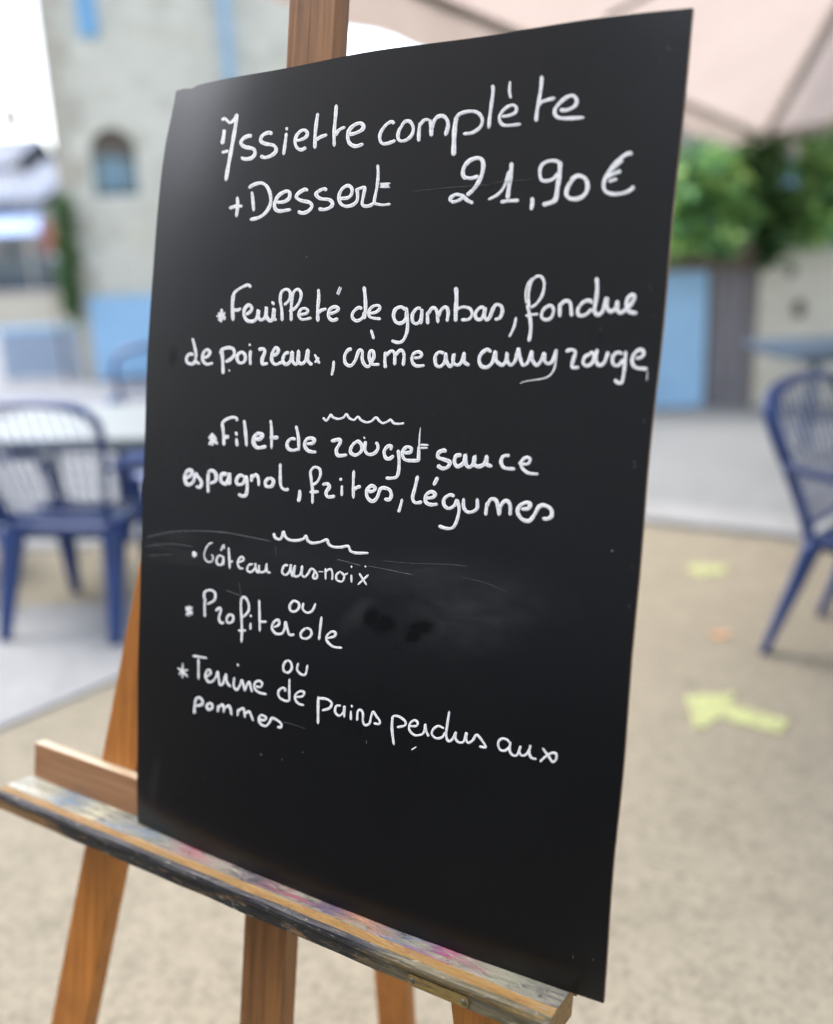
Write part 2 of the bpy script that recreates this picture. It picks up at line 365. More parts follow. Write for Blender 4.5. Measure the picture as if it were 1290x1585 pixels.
# sharp rim: split the side faces off so that the front shades smoothly on its own
board.data.set_sharp_from_angle(angle=R_(40))
board.matrix_world = Matrix.Translation(OB) @ ROTB.to_4x4()
tag(board, 'large black menu board with white handwritten lines, leaning on the wooden easel', 'menu board')

# ------------------------------------------------------------------ the handwriting, liquid chalk laid on the board
t = NT('liquid_chalk'); v = t.coord(); uvn = t.n('UVMap', uv_map='stroke'); sx = t.n('SeparateXYZ'); t.l(uvn.outputs[0], sx.inputs[0])
ab = t.math('ABSOLUTE', sx.outputs[0])
nz = t.noise(v, 180, 4, 0.6); cmb = t.n('CombineXYZ'); t.l(t.math('MULTIPLY', sx.outputs[0], 3.4), cmb.inputs[0]); t.l(t.math('MULTIPLY', sx.outputs[1], 22.0), cmb.inputs[1])
st = t.noise(cmb.outputs[0], 1.3, 4, 0.7, 0.4)
pool = t.math('ADD', t.math('MULTIPLY', ab, 0.16), t.math('ADD', t.math('MULTIPLY', st, 0.80), t.math('MULTIPLY', nz, 0.22)))
c = t.ramp(pool, [(0.37, (0.15, 0.152, 0.157)), (0.47, (0.40, 0.40, 0.393)), (0.60, (0.78, 0.77, 0.745))])
t.set(c, 0.75, 0.25); m_chalk = t.m
m_thin = plain('faint_chalk', (0.055, 0.055, 0.056), 0.8, 0.5, 90)

WRITING = [
 ('handwritten_word', [
  ((330,110), [
   (22,"66,378 90,366 112,385 135,398 165,372 182,335"),(28,"184,326 174,420 157,520 135,640 115,750 98,850"),(28,"88,450 82,500 70,565"),(24,"66,630 120,615"),
   (28,"300,505 275,500 235,520 215,555 245,585 310,600 325,635 300,670 250,680 215,668"),(28,"460,485 430,475 385,495 368,535 400,560 470,575 488,615 455,650 405,668 365,655"),
   (24,"568,475 558,560 545,650"),(19,"570,432 572,458"),(26,"645,535 680,530 722,505 728,470 695,455 655,485 635,535 645,585 680,608 722,590"),
   (27,"812,322 800,400 790,500 788,600"),(26,"795,535 830,510 885,490"),(27,"955,256 948,350 938,470 938,585"),(26,"945,500 975,455 1025,430"),
   (30,"1050,490 1100,480 1150,455 1165,425 1140,402 1095,415 1055,455 1042,510 1060,560 1105,580 1165,562")]),
  ((570,110), [
   (26,"200,410 185,390 145,410 105,460 90,510 105,555 145,560 215,535"),(26,"270,410 240,460 232,515 255,540 300,530 340,490 350,435 325,390 290,388 258,420"),
   (27,"405,395 395,460 392,545"),(24,"400,420 435,378 475,375"),(30,"478,372 488,430 490,505"),(29,"490,450 520,370 565,345 605,365 620,420 598,500"),
   (36,"685,350 670,450 665,560 662,655"),(26,"675,365 720,325 800,310 855,325 885,375 870,430 810,475 735,485"),(26,"965,105 968,160 955,260 942,360 935,445"),
   (24,"1035,350 1085,345 1140,320 1148,280 1115,262 1060,290 1020,345 1025,395 1065,420 1185,410"),(20,"1100,75 1095,150 1105,210")]),
  ((750,110), [(27,"445,35 442,100 430,190 410,300 400,390"),(26,"420,265 450,235 550,205"),(28,"585,300 640,300 700,270 715,225 690,190 640,200 580,250 545,305 560,350 620,365 775,358")])]),
 ('handwritten_price', [
  ((330,110), [(25,"188,970 190,1040 180,1130"),(24,"125,1062 175,1045 228,1045"),(24,"300,930 308,1000 315,1085"),(26,"275,905 310,880 370,865 415,890 442,950 445,1020 415,1085 360,1130 285,1150"),
   (28,"490,1015 550,1010 590,980 590,935 560,930 510,960 480,1010 478,1055 510,1082 605,1070"),(28,"735,925 710,915 660,945 645,975 680,1000 745,1015 765,1045 740,1080 695,1098 655,1085"),
   (28,"880,925 860,910 815,930 798,955 830,985 900,995 925,1025 905,1055 860,1070 815,1065"),(27,"985,985 1040,980 1070,955 1075,910 1045,885 1000,910 975,965 985,1020 1025,1045 1080,1035 1115,1000 1118,945 1112,905"),
   (25,"1112,915 1160,900 1175,905 1165,960 1155,1030 1190,1045 1240,1033")]),
  ((570,110), [(24,"75,722 78,800 70,890 50,990 48,1022"),(21,"0,1042 45,1025 110,1035 175,1028"),(13,"90,872 175,868"),(14,"90,897 172,898"),(16,"95,884 165,884"),
   (31,"760,835 735,800 745,740 790,690 850,672 885,690 892,745 870,830 820,910 765,962"),(28,"745,820 800,828 858,812"),(28,"640,1010 640,980 680,955 730,965 770,1000 815,1022"),(26,"640,1012 690,1005 748,970"),
   (22,"1090,770 1060,880 1010,950 930,995"),(32,"1112,705 1105,800 1090,900 1080,990"),(26,"1025,1015 1080,1005 1170,1000")]),
  ((750,110), [(28,"370,975 372,1020 362,1075"),(26,"580,700 520,692 460,712 432,760 437,830 470,850 530,835 570,790"),(35,"588,695 582,800 567,900 555,980 530,1010 450,1035"),
   (32,"690,830 650,890 635,950 665,985 730,985 785,945 800,880 775,825 720,810 668,845"),(28,"1145,645 1120,635 1060,670 1000,730 950,800 925,870 935,925 990,950 1070,945 1130,920 1160,890"),
   (24,"1075,685 1010,740 960,790"),(30,"1060,772 990,797 950,822"),(26,"1030,832 960,855")])]),
 ('handwritten_word', [
  ((280,420), [(20,"315,290 318,340 310,395"),(20,"275,345 350,355"),(18,"288,318 345,375"),(18,"345,315 290,382"),
   (22,"545,124 520,105 470,125 425,155 405,185"),(26,"408,175 400,260 405,385"),(24,"405,295 440,300 468,285"),
   (26,"505,335 540,310 550,280 525,260 495,290 490,340 515,380 560,385 588,360 602,300 600,350 622,376 655,350 664,275 662,340 686,380 708,370 722,290 722,360 742,378"),(22,"710,240 718,252"),
   (23,"785,385 782,300 770,220 780,160 820,138 848,165 840,220 800,262"),(23,"855,385 855,300 860,220 875,160 905,138 930,165 925,220 890,280 838,310"),
   (22,"925,335 970,325 985,300 955,285 925,300 915,340 940,372 1015,360"),(26,"1065,135 1068,200 1060,300 1062,390"),(26,"1065,322 1090,300 1130,290"),
   (27,"1150,330 1205,310 1220,285 1185,275 1150,300 1145,350 1175,378 1220,365"),(12,"1232,115 1208,178"),(12,"1244,122 1220,184")]),
  ((520,420), [(25,"205,290 175,280 135,315 128,355 160,382 205,360 222,310"),(28,"218,115 228,200 230,290 220,370"),(24,"262,325 310,315 342,285 325,262 280,275 255,315 270,355 350,368"),
   (28,"540,300 510,275 465,290 447,340 465,390 505,400 540,370 548,300"),(25,"545,275 556,380 550,470 520,535 480,550 430,535"),(26,"660,290 630,285 595,330 595,385 625,405 660,370 667,290 660,410"),
   (27,"710,310 712,410"),(26,"712,335 745,285 780,300 792,400"),(26,"792,355 815,300 850,275 870,310 862,390"),(32,"930,120 935,200 930,300 928,390"),(23,"940,290 990,275 1040,290 1055,330 1030,370 970,375"),
   (26,"1150,275 1110,285 1080,330 1095,370 1135,360 1157,280 1152,340 1168,376 1195,350 1215,290 1240,255")]),
  ((755,420), [(26,"10,368 35,310 65,258 105,268 115,310 95,360 55,372"),(20,"222,352 205,430 168,508"),
   (22,"322,290 318,180 335,90 378,40 420,45 440,95 425,180 380,250 335,280"),(15,"300,250 295,170 310,100 350,50"),(27,"308,255 328,350 335,450 320,545"),(21,"295,345 345,335 395,330"),
   (25,"455,270 425,310 420,355 455,375 495,355 512,300 490,265 445,280"),(28,"560,245 560,355"),(28,"562,262 600,230 640,245 652,350"),(27,"812,250 790,225 740,240 700,295 710,340 760,335 810,290"),
   (30,"845,45 850,130 840,230 828,300 850,335 890,310 925,205 925,280 955,310 992,285 1005,235 1005,290 1025,322 1065,300 1115,250 1140,200 1125,182 1090,205 1075,260 1095,310 1160,325")])]),
 ('handwritten_word', [
  ((280,420), [(23,"100,645 70,640 45,665 50,705 95,715 117,680"),(20,"90,515 105,570 118,640 115,690 148,718"),(23,"175,670 210,655 225,625 205,605 175,630 170,685 200,718 250,708"),
   (25,"318,610 325,700 328,795"),(25,"305,640 320,605 365,590 405,600 415,640 390,675 345,702"),(24,"460,620 435,660 450,705 490,700 500,655 475,625 448,635"),(23,"540,610 536,670 540,725"),(20,"530,560 538,577"),
   (27,"600,605 640,600 650,625 630,680 635,715 675,712"),(25,"715,655 745,635 755,605 735,590 710,630 705,690 735,720 785,700"),(26,"840,625 805,640 790,690 815,720 850,690 862,625 865,690 890,720 908,690 912,615 908,690 935,715 965,690 985,610 985,690 1018,725"),
   (20,"1035,640 1075,715"),(18,"1070,665 1038,708"),(21,"1185,690 1180,750 1168,807"),(11,"374,764 377,770")]),
  ((520,420), [(26,"125,605 100,605 70,650 75,710 115,730 150,690 180,612 205,622 205,680 225,725 255,735 278,700 295,660 290,620 268,615 258,660 280,715 340,720"),(21,"273,450 295,525"),
   (26,"385,620 380,690 385,750"),(25,"385,655 430,615 455,640 456,728"),(26,"456,655 500,610 528,640 522,732"),(25,"605,670 650,665 665,640 640,622 600,640 590,690 620,730 690,728"),
   (26,"840,635 800,625 770,660 775,720 805,738 845,700 852,635 860,700 885,735 908,705 915,640 908,700 940,725 975,700 995,632 996,700 1035,728"),
   (28,"1205,625 1170,605 1125,640 1110,690 1130,735 1175,740 1215,700 1237,622 1242,690 1280,725")]),
  ((755,420), [(26,"62,625 68,690 105,725 140,700 152,630 152,690 180,725 215,690 240,598 250,660 275,725 315,700 343,620 346,680 375,725 410,700 440,635 442,690 470,715 505,690 535,600"),
   (-20,"535,600 530,680 515,760 470,815 400,835 300,850 250,868"),(27,"605,620 650,605 680,625 665,680 655,740 710,742"),
   (26,"795,640 755,660 740,710 775,730 815,700 822,640 790,625"),(27,"850,600 840,680 860,725 900,710 925,650 935,620"),(26,"1045,640 1010,625 970,660 975,720 1015,725 1055,680"),
   (26,"1070,615 1065,700 1055,790 1040,855 1010,862 982,835"),(27,"1150,675 1195,660 1210,625 1180,605 1135,640 1120,700 1150,745 1240,755"),(8,"1240,772 1233,845")])]),
 ('chalk_flourish', [
  ((450,630), [(18,"250,80 275,105 295,85 312,60 330,80 370,92 410,80 432,56 455,85 490,100 522,75 545,100 585,118 625,110 662,80 685,105 715,125 755,110 775,98 800,125 840,130 880,125")])]),
 ('handwritten_word', [
  ((275,630), [(26,"268,200 270,300"),(24,"238,235 305,247"),(22,"243,295 290,217"),(22,"250,217 312,290"),(22,"462,110 455,85 420,80 370,100 342,130"),(24,"345,122 355,200 360,300"),(30,"362,236 400,228"),
   (24,"455,240 462,305"),(22,"453,200 457,213"),(25,"515,100 525,180 535,305"),(30,"600,250 640,245 655,215 625,205 595,230 590,280 620,315 690,305"),(22,"720,100 728,180 728,325"),(32,"712,238 782,236"),
   (25,"915,250 880,245 850,275 855,320 895,335 935,325"),(24,"917,142 935,230 940,340"),(27,"1000,285 1045,280 1060,255 1030,240 995,255 985,300 1015,340 1075,350")]),
  ((450,630), [(28,"312,265 375,252 385,275 355,330 370,375 440,370"),(27,"500,270 470,310 465,350 500,372 545,345 552,300 525,265 495,278"),(26,"580,262 575,330 600,365 645,360 675,325 672,285 655,280"),(14,"565,232 578,246"),
   (28,"790,312 760,300 725,340 735,390 765,400 800,375"),(20,"790,300 772,335"),(26,"833,330 840,400 838,480 825,535 790,550 735,550"),(27,"880,355 925,350 935,320 900,308 870,340 870,385 900,412 1000,415"),
   (-24,"992,425 996,330 998,240 1006,155"),(24,"992,300 990,420"),(16,"1005,292 1070,295"),(16,"1005,317 1063,316")]),
  ((620,630), [(30,"355,350 335,335 295,355 295,390 350,410 385,430 365,465 325,475 285,450"),(30,"475,370 430,380 420,430 445,460 490,430 502,370 507,440 535,465 565,438 577,380 572,440 605,460 650,440 670,382 667,440 712,460"),
   (27,"848,375 800,380 780,420 805,470 890,480"),(24,"915,430 950,442 990,438 1005,405 975,390 935,425 942,470 990,510 1070,520")])]),
 ('handwritten_word', [
  ((275,630), [(27,"65,555 110,520 105,490 75,495 55,545 75,600 120,580 140,510"),(24,"140,505 155,535 185,580 175,620 140,615"),(24,"238,510 235,590 238,665"),(27,"235,512 260,490 295,515 295,570 250,592"),
   (29,"385,522 345,520 335,570 370,595 395,560 402,512 402,605"),(26,"520,540 480,530 455,570 470,600 510,590 530,540 540,610 530,680 495,688 470,672"),(23,"575,520 572,580"),(24,"576,545 605,525 625,550 630,612"),
   (27,"710,545 680,580 690,615 730,610 742,570 712,545"),(23,"795,435 795,530 800,610 830,640 862,635"),(26,"945,640 945,690 935,735"),(21,"1042,640 1035,560 1030,500 1060,465 1100,480 1105,530 1080,580 1042,605"),(22,"1045,605 1045,750"),(25,"1022,658 1095,655")]),
  ((450,630), [(28,"245,600 285,595 300,620 275,660 290,695 345,690"),(21,"398,605 396,690"),(20,"385,548 392,572"),(22,"490,488 485,600 487,710"),(26,"490,640 515,622 545,614"),
   (28,"600,655 640,650 655,625 625,610 590,645 595,700 635,730 670,700 692,640 720,625 765,640 780,680 765,715 725,712"),(23,"865,710 850,770 836,816"),(27,"985,530 965,620 945,700 965,740 1020,735"),
   (28,"1045,705 1100,700 1120,675 1090,655 1050,680 1045,730 1080,755 1140,752"),(28,"1140,542 1107,608")]),
  ((620,630), [(27,"420,692 385,680 340,710 340,760 375,785 420,760 440,712"),(25,"440,715 455,790 440,870 410,930 360,940 295,920"),(26,"490,705 490,770 515,810 560,810 595,780 595,705"),
   (27,"672,735 660,840"),(28,"665,775 700,715 745,730 765,842"),(28,"762,842 780,760 820,725 850,760 850,840"),(30,"935,790 990,785 1005,750 970,740 920,770 910,820 945,870 1000,880 1040,830 1075,770 1120,762 1165,790 1172,840 1140,865 1100,862")])]),
 ('chalk_flourish', [
  ((400,815), [(21,"120,50 130,85 165,100 185,75 195,42 210,80 245,105 300,108 350,95 370,72 385,110 420,128 480,120 530,102 545,135 580,158 640,160 695,152 715,190 760,205 855,205")])]),
 ('handwritten_word', [
  ((265,815), [(38,"179,210 181,220"),(12,"322,125 290,140 262,190 258,240 285,275 320,270"),(10,"310,215 325,235 320,265"),(15,"400,235 370,225 350,265 365,295 395,290 405,235 405,300"),(13,"385,190 405,142 412,175"),
   (16,"445,160 450,240 455,328"),(16,"450,282 478,265"),(16,"520,280 560,260 555,238 535,240 515,280 530,320 560,325"),(16,"635,290 600,300 590,340 620,352 650,320 652,285 660,340 677,355 682,300 682,345 705,355 730,340 739,290 742,345 770,360"),
   (17,"905,300 875,305 860,355 890,375 920,340 927,295 932,360 945,380 960,300 948,360 965,388 1000,370 1015,308 1012,370 1035,390 1060,365 1082,330 1105,335 1130,370 1125,400 1100,395 1112,345"),(7,"1140,350 1180,350")]),
  ((400,815), [(16,"520,322 522,412"),(16,"520,348 558,330 574,360 572,415"),(16,"640,345 605,375 610,415 650,425 665,385 640,352"),(13,"658,378 695,362"),(16,"720,372 722,436"),(13,"722,308 722,315"),(16,"780,360 840,455"),(17,"855,372 770,452"),(11,"828,307 831,313")])]),
 ('handwritten_word', [((265,815), [(19,"950,570 920,610 925,650 960,658 990,630 985,590 945,572"),(18,"1025,590 1020,640 1055,668 1095,650 1120,592")])]),
 ('handwritten_word', [
  ((265,815), [(14,"140,610 138,700"),(16,"110,640 170,665"),(16,"165,620 115,690"),(16,"115,620 165,685"),(18,"265,550 260,620 262,702"),(18,"255,560 260,510 300,492 340,515 335,570 280,602"),
   (18,"345,655 370,630 385,650 370,710 385,745 410,745"),(18,"455,675 430,710 440,745 475,735 480,695 453,678"),(18,"545,900 548,800 545,700 540,620 545,560 570,548 598,590 600,650 570,690 545,705"),(18,"518,805 582,805"),
   (17,"615,745 615,800"),(16,"615,689 618,695"),(18,"682,565 685,690 687,815"),(17,"686,737 740,738"),(19,"795,780 835,760 830,725 800,735 780,780 805,825 855,830 880,790 886,740 897,780 915,835 955,838"),
   (18,"1040,785 1005,825 1010,860 1050,868 1085,840 1080,800 1043,785"),(19,"1165,695 1155,790 1145,880")]),
  ((400,815), [(19,"535,865 590,850 595,820 565,815 530,850 535,890 580,930 650,940")])]),
 ('handwritten_word', [((265,1000), [(18,"895,110 870,150 875,195 910,205 935,170 925,125 898,110"),(17,"985,130 975,180 1000,215 1040,220 1057,145")])]),
 ('handwritten_word', [
  ((265,1000), [(14,"90,130 88,252"),(14,"50,170 88,195 130,240"),(14,"132,185 88,195 60,222"),(16,"165,75 280,95"),(16,"212,92 212,262"),
   (17,"275,235 305,215 300,188 280,190 265,230 285,275 320,275 350,235 360,200 368,250 378,300 402,290 425,218 432,280 462,318"),(17,"490,240 485,310 510,340 535,300 548,265 562,310 574,352"),(17,"574,345 590,295 606,280 616,320 628,358"),
   (17,"655,310 690,320 705,290 680,270 650,285 645,325 680,360 740,375"),(14,"516,146 519,151"),(17,"880,355 885,335 860,325 830,355 840,400 885,425 915,425"),(17,"917,252 915,340 917,428"),(17,"965,395 1015,390 1030,360 1000,350 965,375 960,410 985,445 1030,460")]),
  ((425,1000), [(20,"340,388 338,480 338,605"),(19,"340,405 400,410 442,440 428,480 368,500"),(18,"515,462 480,465 470,510 500,540 535,512 542,465 540,555"),(18,"592,500 592,575"),(16,"598,463 600,470"),
   (18,"640,580 645,510 665,495 685,520 685,580 700,612 735,600 750,540 765,510 790,545 815,580 810,605 768,598"),(21,"915,540 910,640 925,768"),(19,"915,542 960,545 1010,580 1010,615 948,630"),
   (18,"1045,620 1095,620 1110,595 1085,575 1050,600 1045,650 1085,690 1140,685 1162,655 1168,608 1176,660 1195,702")]),
  ((630,1050), [(18,"290,390 245,370 205,395 195,435 230,465 275,455 298,415"),(19,"330,253 315,350 305,440 320,485 350,475 380,418 375,460 400,495 440,490 462,422 460,470 475,500 510,480 538,432"),(18,"538,432 570,465 610,525 603,535 560,528"),
   (18,"795,500 775,475 735,468 708,500 720,550 760,560 795,530 802,492 797,560 820,595 850,597 870,560 880,525 872,570 890,598 925,590 950,550 958,518 948,575 965,615 1005,627"),(18,"1050,540 1095,600 1130,648 1157,625 1155,585 1120,580 1070,610 1032,647"),(10,"35,555 75,530")])]),
 ('handwritten_word', [
  ((265,1000), [(19,"190,410 182,470 180,525"),(19,"185,412 220,400 245,430 235,455 195,465"),(20,"295,440 275,465 290,492 318,480 315,450 293,441"),(18,"365,458 362,512"),(18,"365,478 400,455 411,517"),(18,"411,485 450,465 470,537"),
   (18,"520,488 515,542"),(18,"520,503 560,485 573,557"),(18,"573,525 605,510 637,582"),(18,"690,570 720,575 735,555 700,535 680,560 690,600 730,620 762,592 778,560 810,568 850,600 850,630 822,626")])]),
 ('chalk_scratch', [
  ((265,1000), [(-5,"860,590 950,610 1045,642")]),((0,0), [])]),
]
FAINT = [(0.5,"590,868 640,872 700,874 724,877"),(0.5,"716,894 750,902 785,916"),(1.6,"228,832 262,824 300,822 345,824 385,831 420,838"),(1.2,"226,846 260,842 300,846"),(1.0,"230,860 270,858"),(1.4,"350,914 372,922"),(1.0,"492,290 494,300"),(1.3,"522,866 538,870 560,876"),
 (1.2,"1034,70 1036,76 1042,77"),(1.2,"1054,19 1055,21"),(1.6,"1014,490 1015,492"),(1.2,"997,648 998,655"),(1.0,"980,713 984,718 982,724"),(1.0,"887,1478 888,1485"),(1.2,"918,1484 919,1487"),(0.9,"978,875 979,879"),
 (1.0,"1004,438 1008,446 1010,452"),(0.9,"973,935 976,942"),(1.0,"1023,92 1024,97"),(0.8,"640,296 700,290 760,286"),(0.8,"760,283 830,277"),(1.1,"570,876 600,882 640,890"),(1.0,"427,962 428,966"),(1.0,"468,1163 470,1166"),(1.0,"436,1175 438,1177"),(0.9,"370,900 374,930"),(0.8,"427,845 427,860"),(1.1,"567,1146 568,1152")]
_k = [0]
def stroke(bm, uvl, pts, width):
    """a flat stroke of liquid chalk; width in photo pixels, negative width = tapering to a point"""
    taper = width < 0; width = abs(width)
    if len(pts) == 2 and np.linalg.norm(pts[1] - pts[0]) < width * 0.75:      # a dot
        c = (pts[0] + pts[1]) / 2; half = (pts[1] - pts[0]) / 2; ln = np.linalg.norm(half); dr = half / ln if ln > 1e-6 else np.array([1.0, 0]); nr = np.array([-dr[1], dr[0]])
        u, v_, w_ = on_board(c[0], c[1], 0.0005); cv = bm.verts.new((u, -w_, v_)); rg = []
        for k in range(14):
            a = 2 * math.pi * k / 14; q = c + dr * math.cos(a) * (width / 2 + ln) + nr * math.sin(a) * width / 2 * (1 + .08 * math.sin(3 * a)); u, v_, w_ = on_board(q[0], q[1], 0.0001); rg.append(bm.verts.new((u, -w_, v_)))
        for k in range(14):
            f = bm.faces.new((cv, rg[(k+1) % 14], rg[k]))
            for lp, uvv in zip(f.loops, ((.6, 3.0), (1, 3.0), (1, 3.1))): lp[uvl].uv = uvv
        return
    P = crom(pts, 7) if len(pts) > 2 else crom(pts, 8)
    m = len(P); L = [0.0]
    for i in range(1, m): L.append(L[-1] + float(np.linalg.norm(P[i] - P[i-1])))
    tot = max(L[-1], 1e-6); lift = 0.00035 + 0.000012 * (_k[0] % 24); ph = random.random() * 6; off = random.random() * 50; _k[0] += 1
    ring = []
    for i in range(m):
        tg = P[min(i+1, m-1)] - P[max(i-1, 0)]; tg /= np.linalg.norm(tg) + 1e-9; nr = np.array([-tg[1], tg[0]])
        wd = width * 0.5 * (1 + 0.10 * math.sin(L[i] * 0.22 + ph) + 0.05 * math.sin(L[i] * 0.7 + 2 * ph))
        e = min(L[i], tot - L[i]); cap = width * 0.5
        if e < cap: wd *= math.sqrt(max(0.0, 1 - (1 - e / cap) ** 2)) * 0.75 + 0.25
        if taper: wd *= 1 - 0.75 * L[i] / tot
        ring.append((P[i] - nr * wd, P[i], P[i] + nr * wd, L[i]))
    # round ends: push the first and last points out a little
    vs_ = []
    for a, c0, b, l in ring:
        row = []
        for q, lf in ((a, 0.00012), (c0, lift), (b, 0.00012)):
            u, v_, w_ = on_board(q[0], q[1], lf if lf < lift else lift); row.append(bm.verts.new((u, -w_, v_)))
        vs_.append((row, l))
    for i in range(m - 1):
        (r0, l0), (r1, l1) = vs_[i], vs_[i+1]
        for k in range(2):
            f = bm.faces.new((r0[k], r0[k+1], r1[k+1], r1[k])); f.smooth = True
            for lp, uvv in zip(f.loops, ((k - 1, l0 * .01 + off), (k, l0 * .01 + off), (k, l1 * .01 + off), (k - 1, l1 * .01 + off))): lp[uvl].uv = uvv
def parse(s): return [np.array([float(a) for a in p.split(',')]) for p in s.split()]
for name, tiles in WRITING:
    marks = []
    for org, strokes in tiles:
        for wd, s in strokes:
            q = [p / 5 + np.array(org) for p in parse(s)]; marks.append((min(p[0] for p in q), max(p[0] for p in q), wd / 5.0 * .93, q))
    marks.sort(key=lambda m_: m_[0]); words = []; right = -1e9
    for a, b, wd, q in marks:                      # one mesh per written word
        if a - right > 6.0: words.append([])
        words[-1].append((wd, q)); right = max(right, b)
    for wds in words:
        bm = bmesh.new(); uvl = bm.loops.layers.uv.new('stroke')
        for wd, q in wds: stroke(bm, uvl, q, wd)
        obj(name, bm, m_thin if name == 'chalk_scratch' else m_chalk, board, recalc=False)
for wd, s in FAINT:
    bm = bmesh.new(); uvl = bm.loops.layers.uv.new('stroke'); stroke(bm, uvl, parse(s), wd); obj('chalk_mark', bm, m_thin, board, recalc=False)

# ------------------------------------------------------------------ the easel
m_wood = wood('orange_pine', (0.23, 0.074, 0.0085), (0.42, 0.152, 0.021), 2)
m_wood_x = wood('worn_pine', (0.30, 0.13, 0.045), (0.50, 0.25, 0.10), 0)
m_mast = wood('carved_dark_pine', (0.085, 0.034, 0.009), (0.27, 0.110, 0.027), 2)
U0 = 0.2155; V0 = -0.6393                          # foot of the mast
ezl = empty('easel'); ezl.matrix_world = Matrix.Translation(bpt(U0, V0, -0.04)) @ ROTB.to_4x4()
tag(ezl, 'orange-brown wooden artist easel with paint-smeared tray, holding up the black menu board', 'easel')
def lc(u, v_, w_): return (u - U0, -(w_ + 0.04), v_ - V0)
def ebar(name, c0, c1, wid, w0, w1, mat, bev=0.002):
    """a lath between two centre points (u, v) in the board's plane, w0..w1 deep"""
    bm = bmesh.new(); q = []
    for (u, v_) in (c0, c1): q.append([lc(u - wid/2, v_, w1), lc(u + wid/2, v_, w1), lc(u + wid/2, v_, w0), lc(u - wid/2, v_, w0)])
    hexa(bm, q[0], q[1], bev=bev); return obj(name, bm, mat, ezl)
ebar('mast', (U0, V0), (U0, 1.30), 0.0745, -0.058, -0.030, [m_mast])
for sgn in (-1, 1):
    f = lambda v_: U0 + sgn * (U0 + 0.1315 - 0.0375 - 0.2135 * v_)
    ebar('front_leg', (f(V0), V0), (f(0.96), 0.96), 0.075, -0.058, -0.030, m_wood)
ebar('crossbar', (U0 - 0.17, 0.93), (U0 + 0.17, 0.93), 0.05, -0.030, -0.018, m_wood_x) if False else None
bm = bmesh.new(); a = lc(U0 - 0.17, 0.90, -0.082); b = lc(U0 + 0.17, 0.945, -0.0585); box(bm, a[0], b[0], b[1], a[1], a[2], b[2], bev=0.002); obj('crossbar', bm, m_wood_x, ezl)
# rear leg, hinged behind the crossbar, standing near upright
top = np.array(bpt(U0, 0.925, -0.098)); d = ray(612, 1545); tt = ((bpt(U0, 0, 0) - CAM) @ E1) / (d @ E1); Q = CAM + tt * d
foot = top + (Q - top) * (top[2] / (top[2] - Q[2])); inv = ezl.matrix_world.inverted()
bm = bmesh.new(); ax = (foot - top) / np.linalg.norm(foot - top); sd_ = E1; fd = np.cross(ax, sd_)
qs = []
for p in (foot, top): qs.append([inv @ Vector(p + sd_ * a * 0.031 + fd * b * 0.014) for a, b in ((-1, -1), (1, -1), (1, 1), (-1, 1))])
hexa(bm, qs[0], qs[1], bev=0.002); obj('rear_leg', bm, m_wood, ezl)
# ledge board behind the tray
bm = bmesh.new(); a = lc(-0.252, -0.012, -0.0295); b = lc(0.672, 0.0555, -0.010); box(bm, a[0], b[0], b[1], a[1], a[2], b[2], bev=0.003)
t = NT('ledge_pine'); v = t.coord((2, 40, 40)); f = t.noise(v, 1.0, 5, 0.6, 0.5); g = t.noise(t.coord((8, 160, 160)), 1.0, 3)
c = t.ramp(f, [(0.25, (0.165, 0.075, 0.03)), (0.55, (0.265, 0.128, 0.055)), (0.8, (0.32, 0.17, 0.08))]); c = t.mix(t.ramp(g, [(0.3, 0.5), (0.55, 0.0)]), c, (0.10, 0.046, 0.022))
t.set(c, 0.45, 0.45); t.bump(g, 0.3, 0.002)
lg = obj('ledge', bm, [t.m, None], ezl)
t2 = NT('pale_ledge_top'); n_ = t2.noise(t2.coord((5, 60, 60)), 1.0, 5, 0.7, 0.6); t2.set(t2.ramp(n_, [(0.35, (0.30, 0.19, 0.10)), (0.5, (0.42, 0.36, 0.25)), (0.7, (0.50, 0.46, 0.36))]), 0.35, 0.5); lg.data.materials[1] = t2.m
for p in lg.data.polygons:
    if p.normal.z > 0.5: p.material_index = 1  # upward faces take the paler cream
# the tray: a moulded lath with a painted shelf
def paint_mat(name, palette, scale, under, cover, rough=0.4):
    t = NT(name); n1 = t.noise(t.coord((6 * scale, 46 * scale, 46 * scale)), 1.0, 6, 0.72, 1.5); n2 = t.noise(t.coord((16 * scale, 90 * scale, 90 * scale), loc=(3, 1, 2)), 1.0, 6, 0.75, 0.8)
    c = t.ramp(n1, palette, 'LINEAR'); wn_ = t.noise(t.coord((14, 130, 130), loc=(7, 2, 4)), 1.0, 5, 0.7, 0.6)
    c = t.mix(t.ramp(wn_, [(cover - 0.04, 0.0), (cover + 0.05, 1.0)]), c, under)
    c = t.mix(t.ramp(n2, [(0.62, 0.0), (0.70, 0.8)]), c, palette[len(palette) // 2][1])
    fk = t.noise(t.coord((60, 190, 190), loc=(8, 4, 2)), 1.0, 5, 0.8, 0.5); c = t.mix(t.ramp(fk, [(0.61, 0.0), (0.66, 0.8)]), c, (0.03, 0.025, 0.022)); c = t.mix(t.ramp(fk, [(0.33, 0.6), (0.39, 0.0)]), c, (0.30, 0.27, 0.20))
    t.set(c, t.ramp(n2, [(0.3, rough - 0.08), (0.7, rough + 0.25)]), 0.28); t.bump(n2, 0.9, 0.004); return t
pal = [(0.26, (0.02, 0.022, 0.035)), (0.33, (0.26, 0.26, 0.22)), (0.40, (0.085, 0.14, 0.20)), (0.44, (0.30, 0.29, 0.23)), (0.52, (0.27, 0.25, 0.19)), (0.555, (0.17, 0.035, 0.06)), (0.575, (0.27, 0.24, 0.17)), (0.64, (0.24, 0.15, 0.055)), (0.68, (0.035, 0.03, 0.06)), (0.74, (0.27, 0.26, 0.20))]
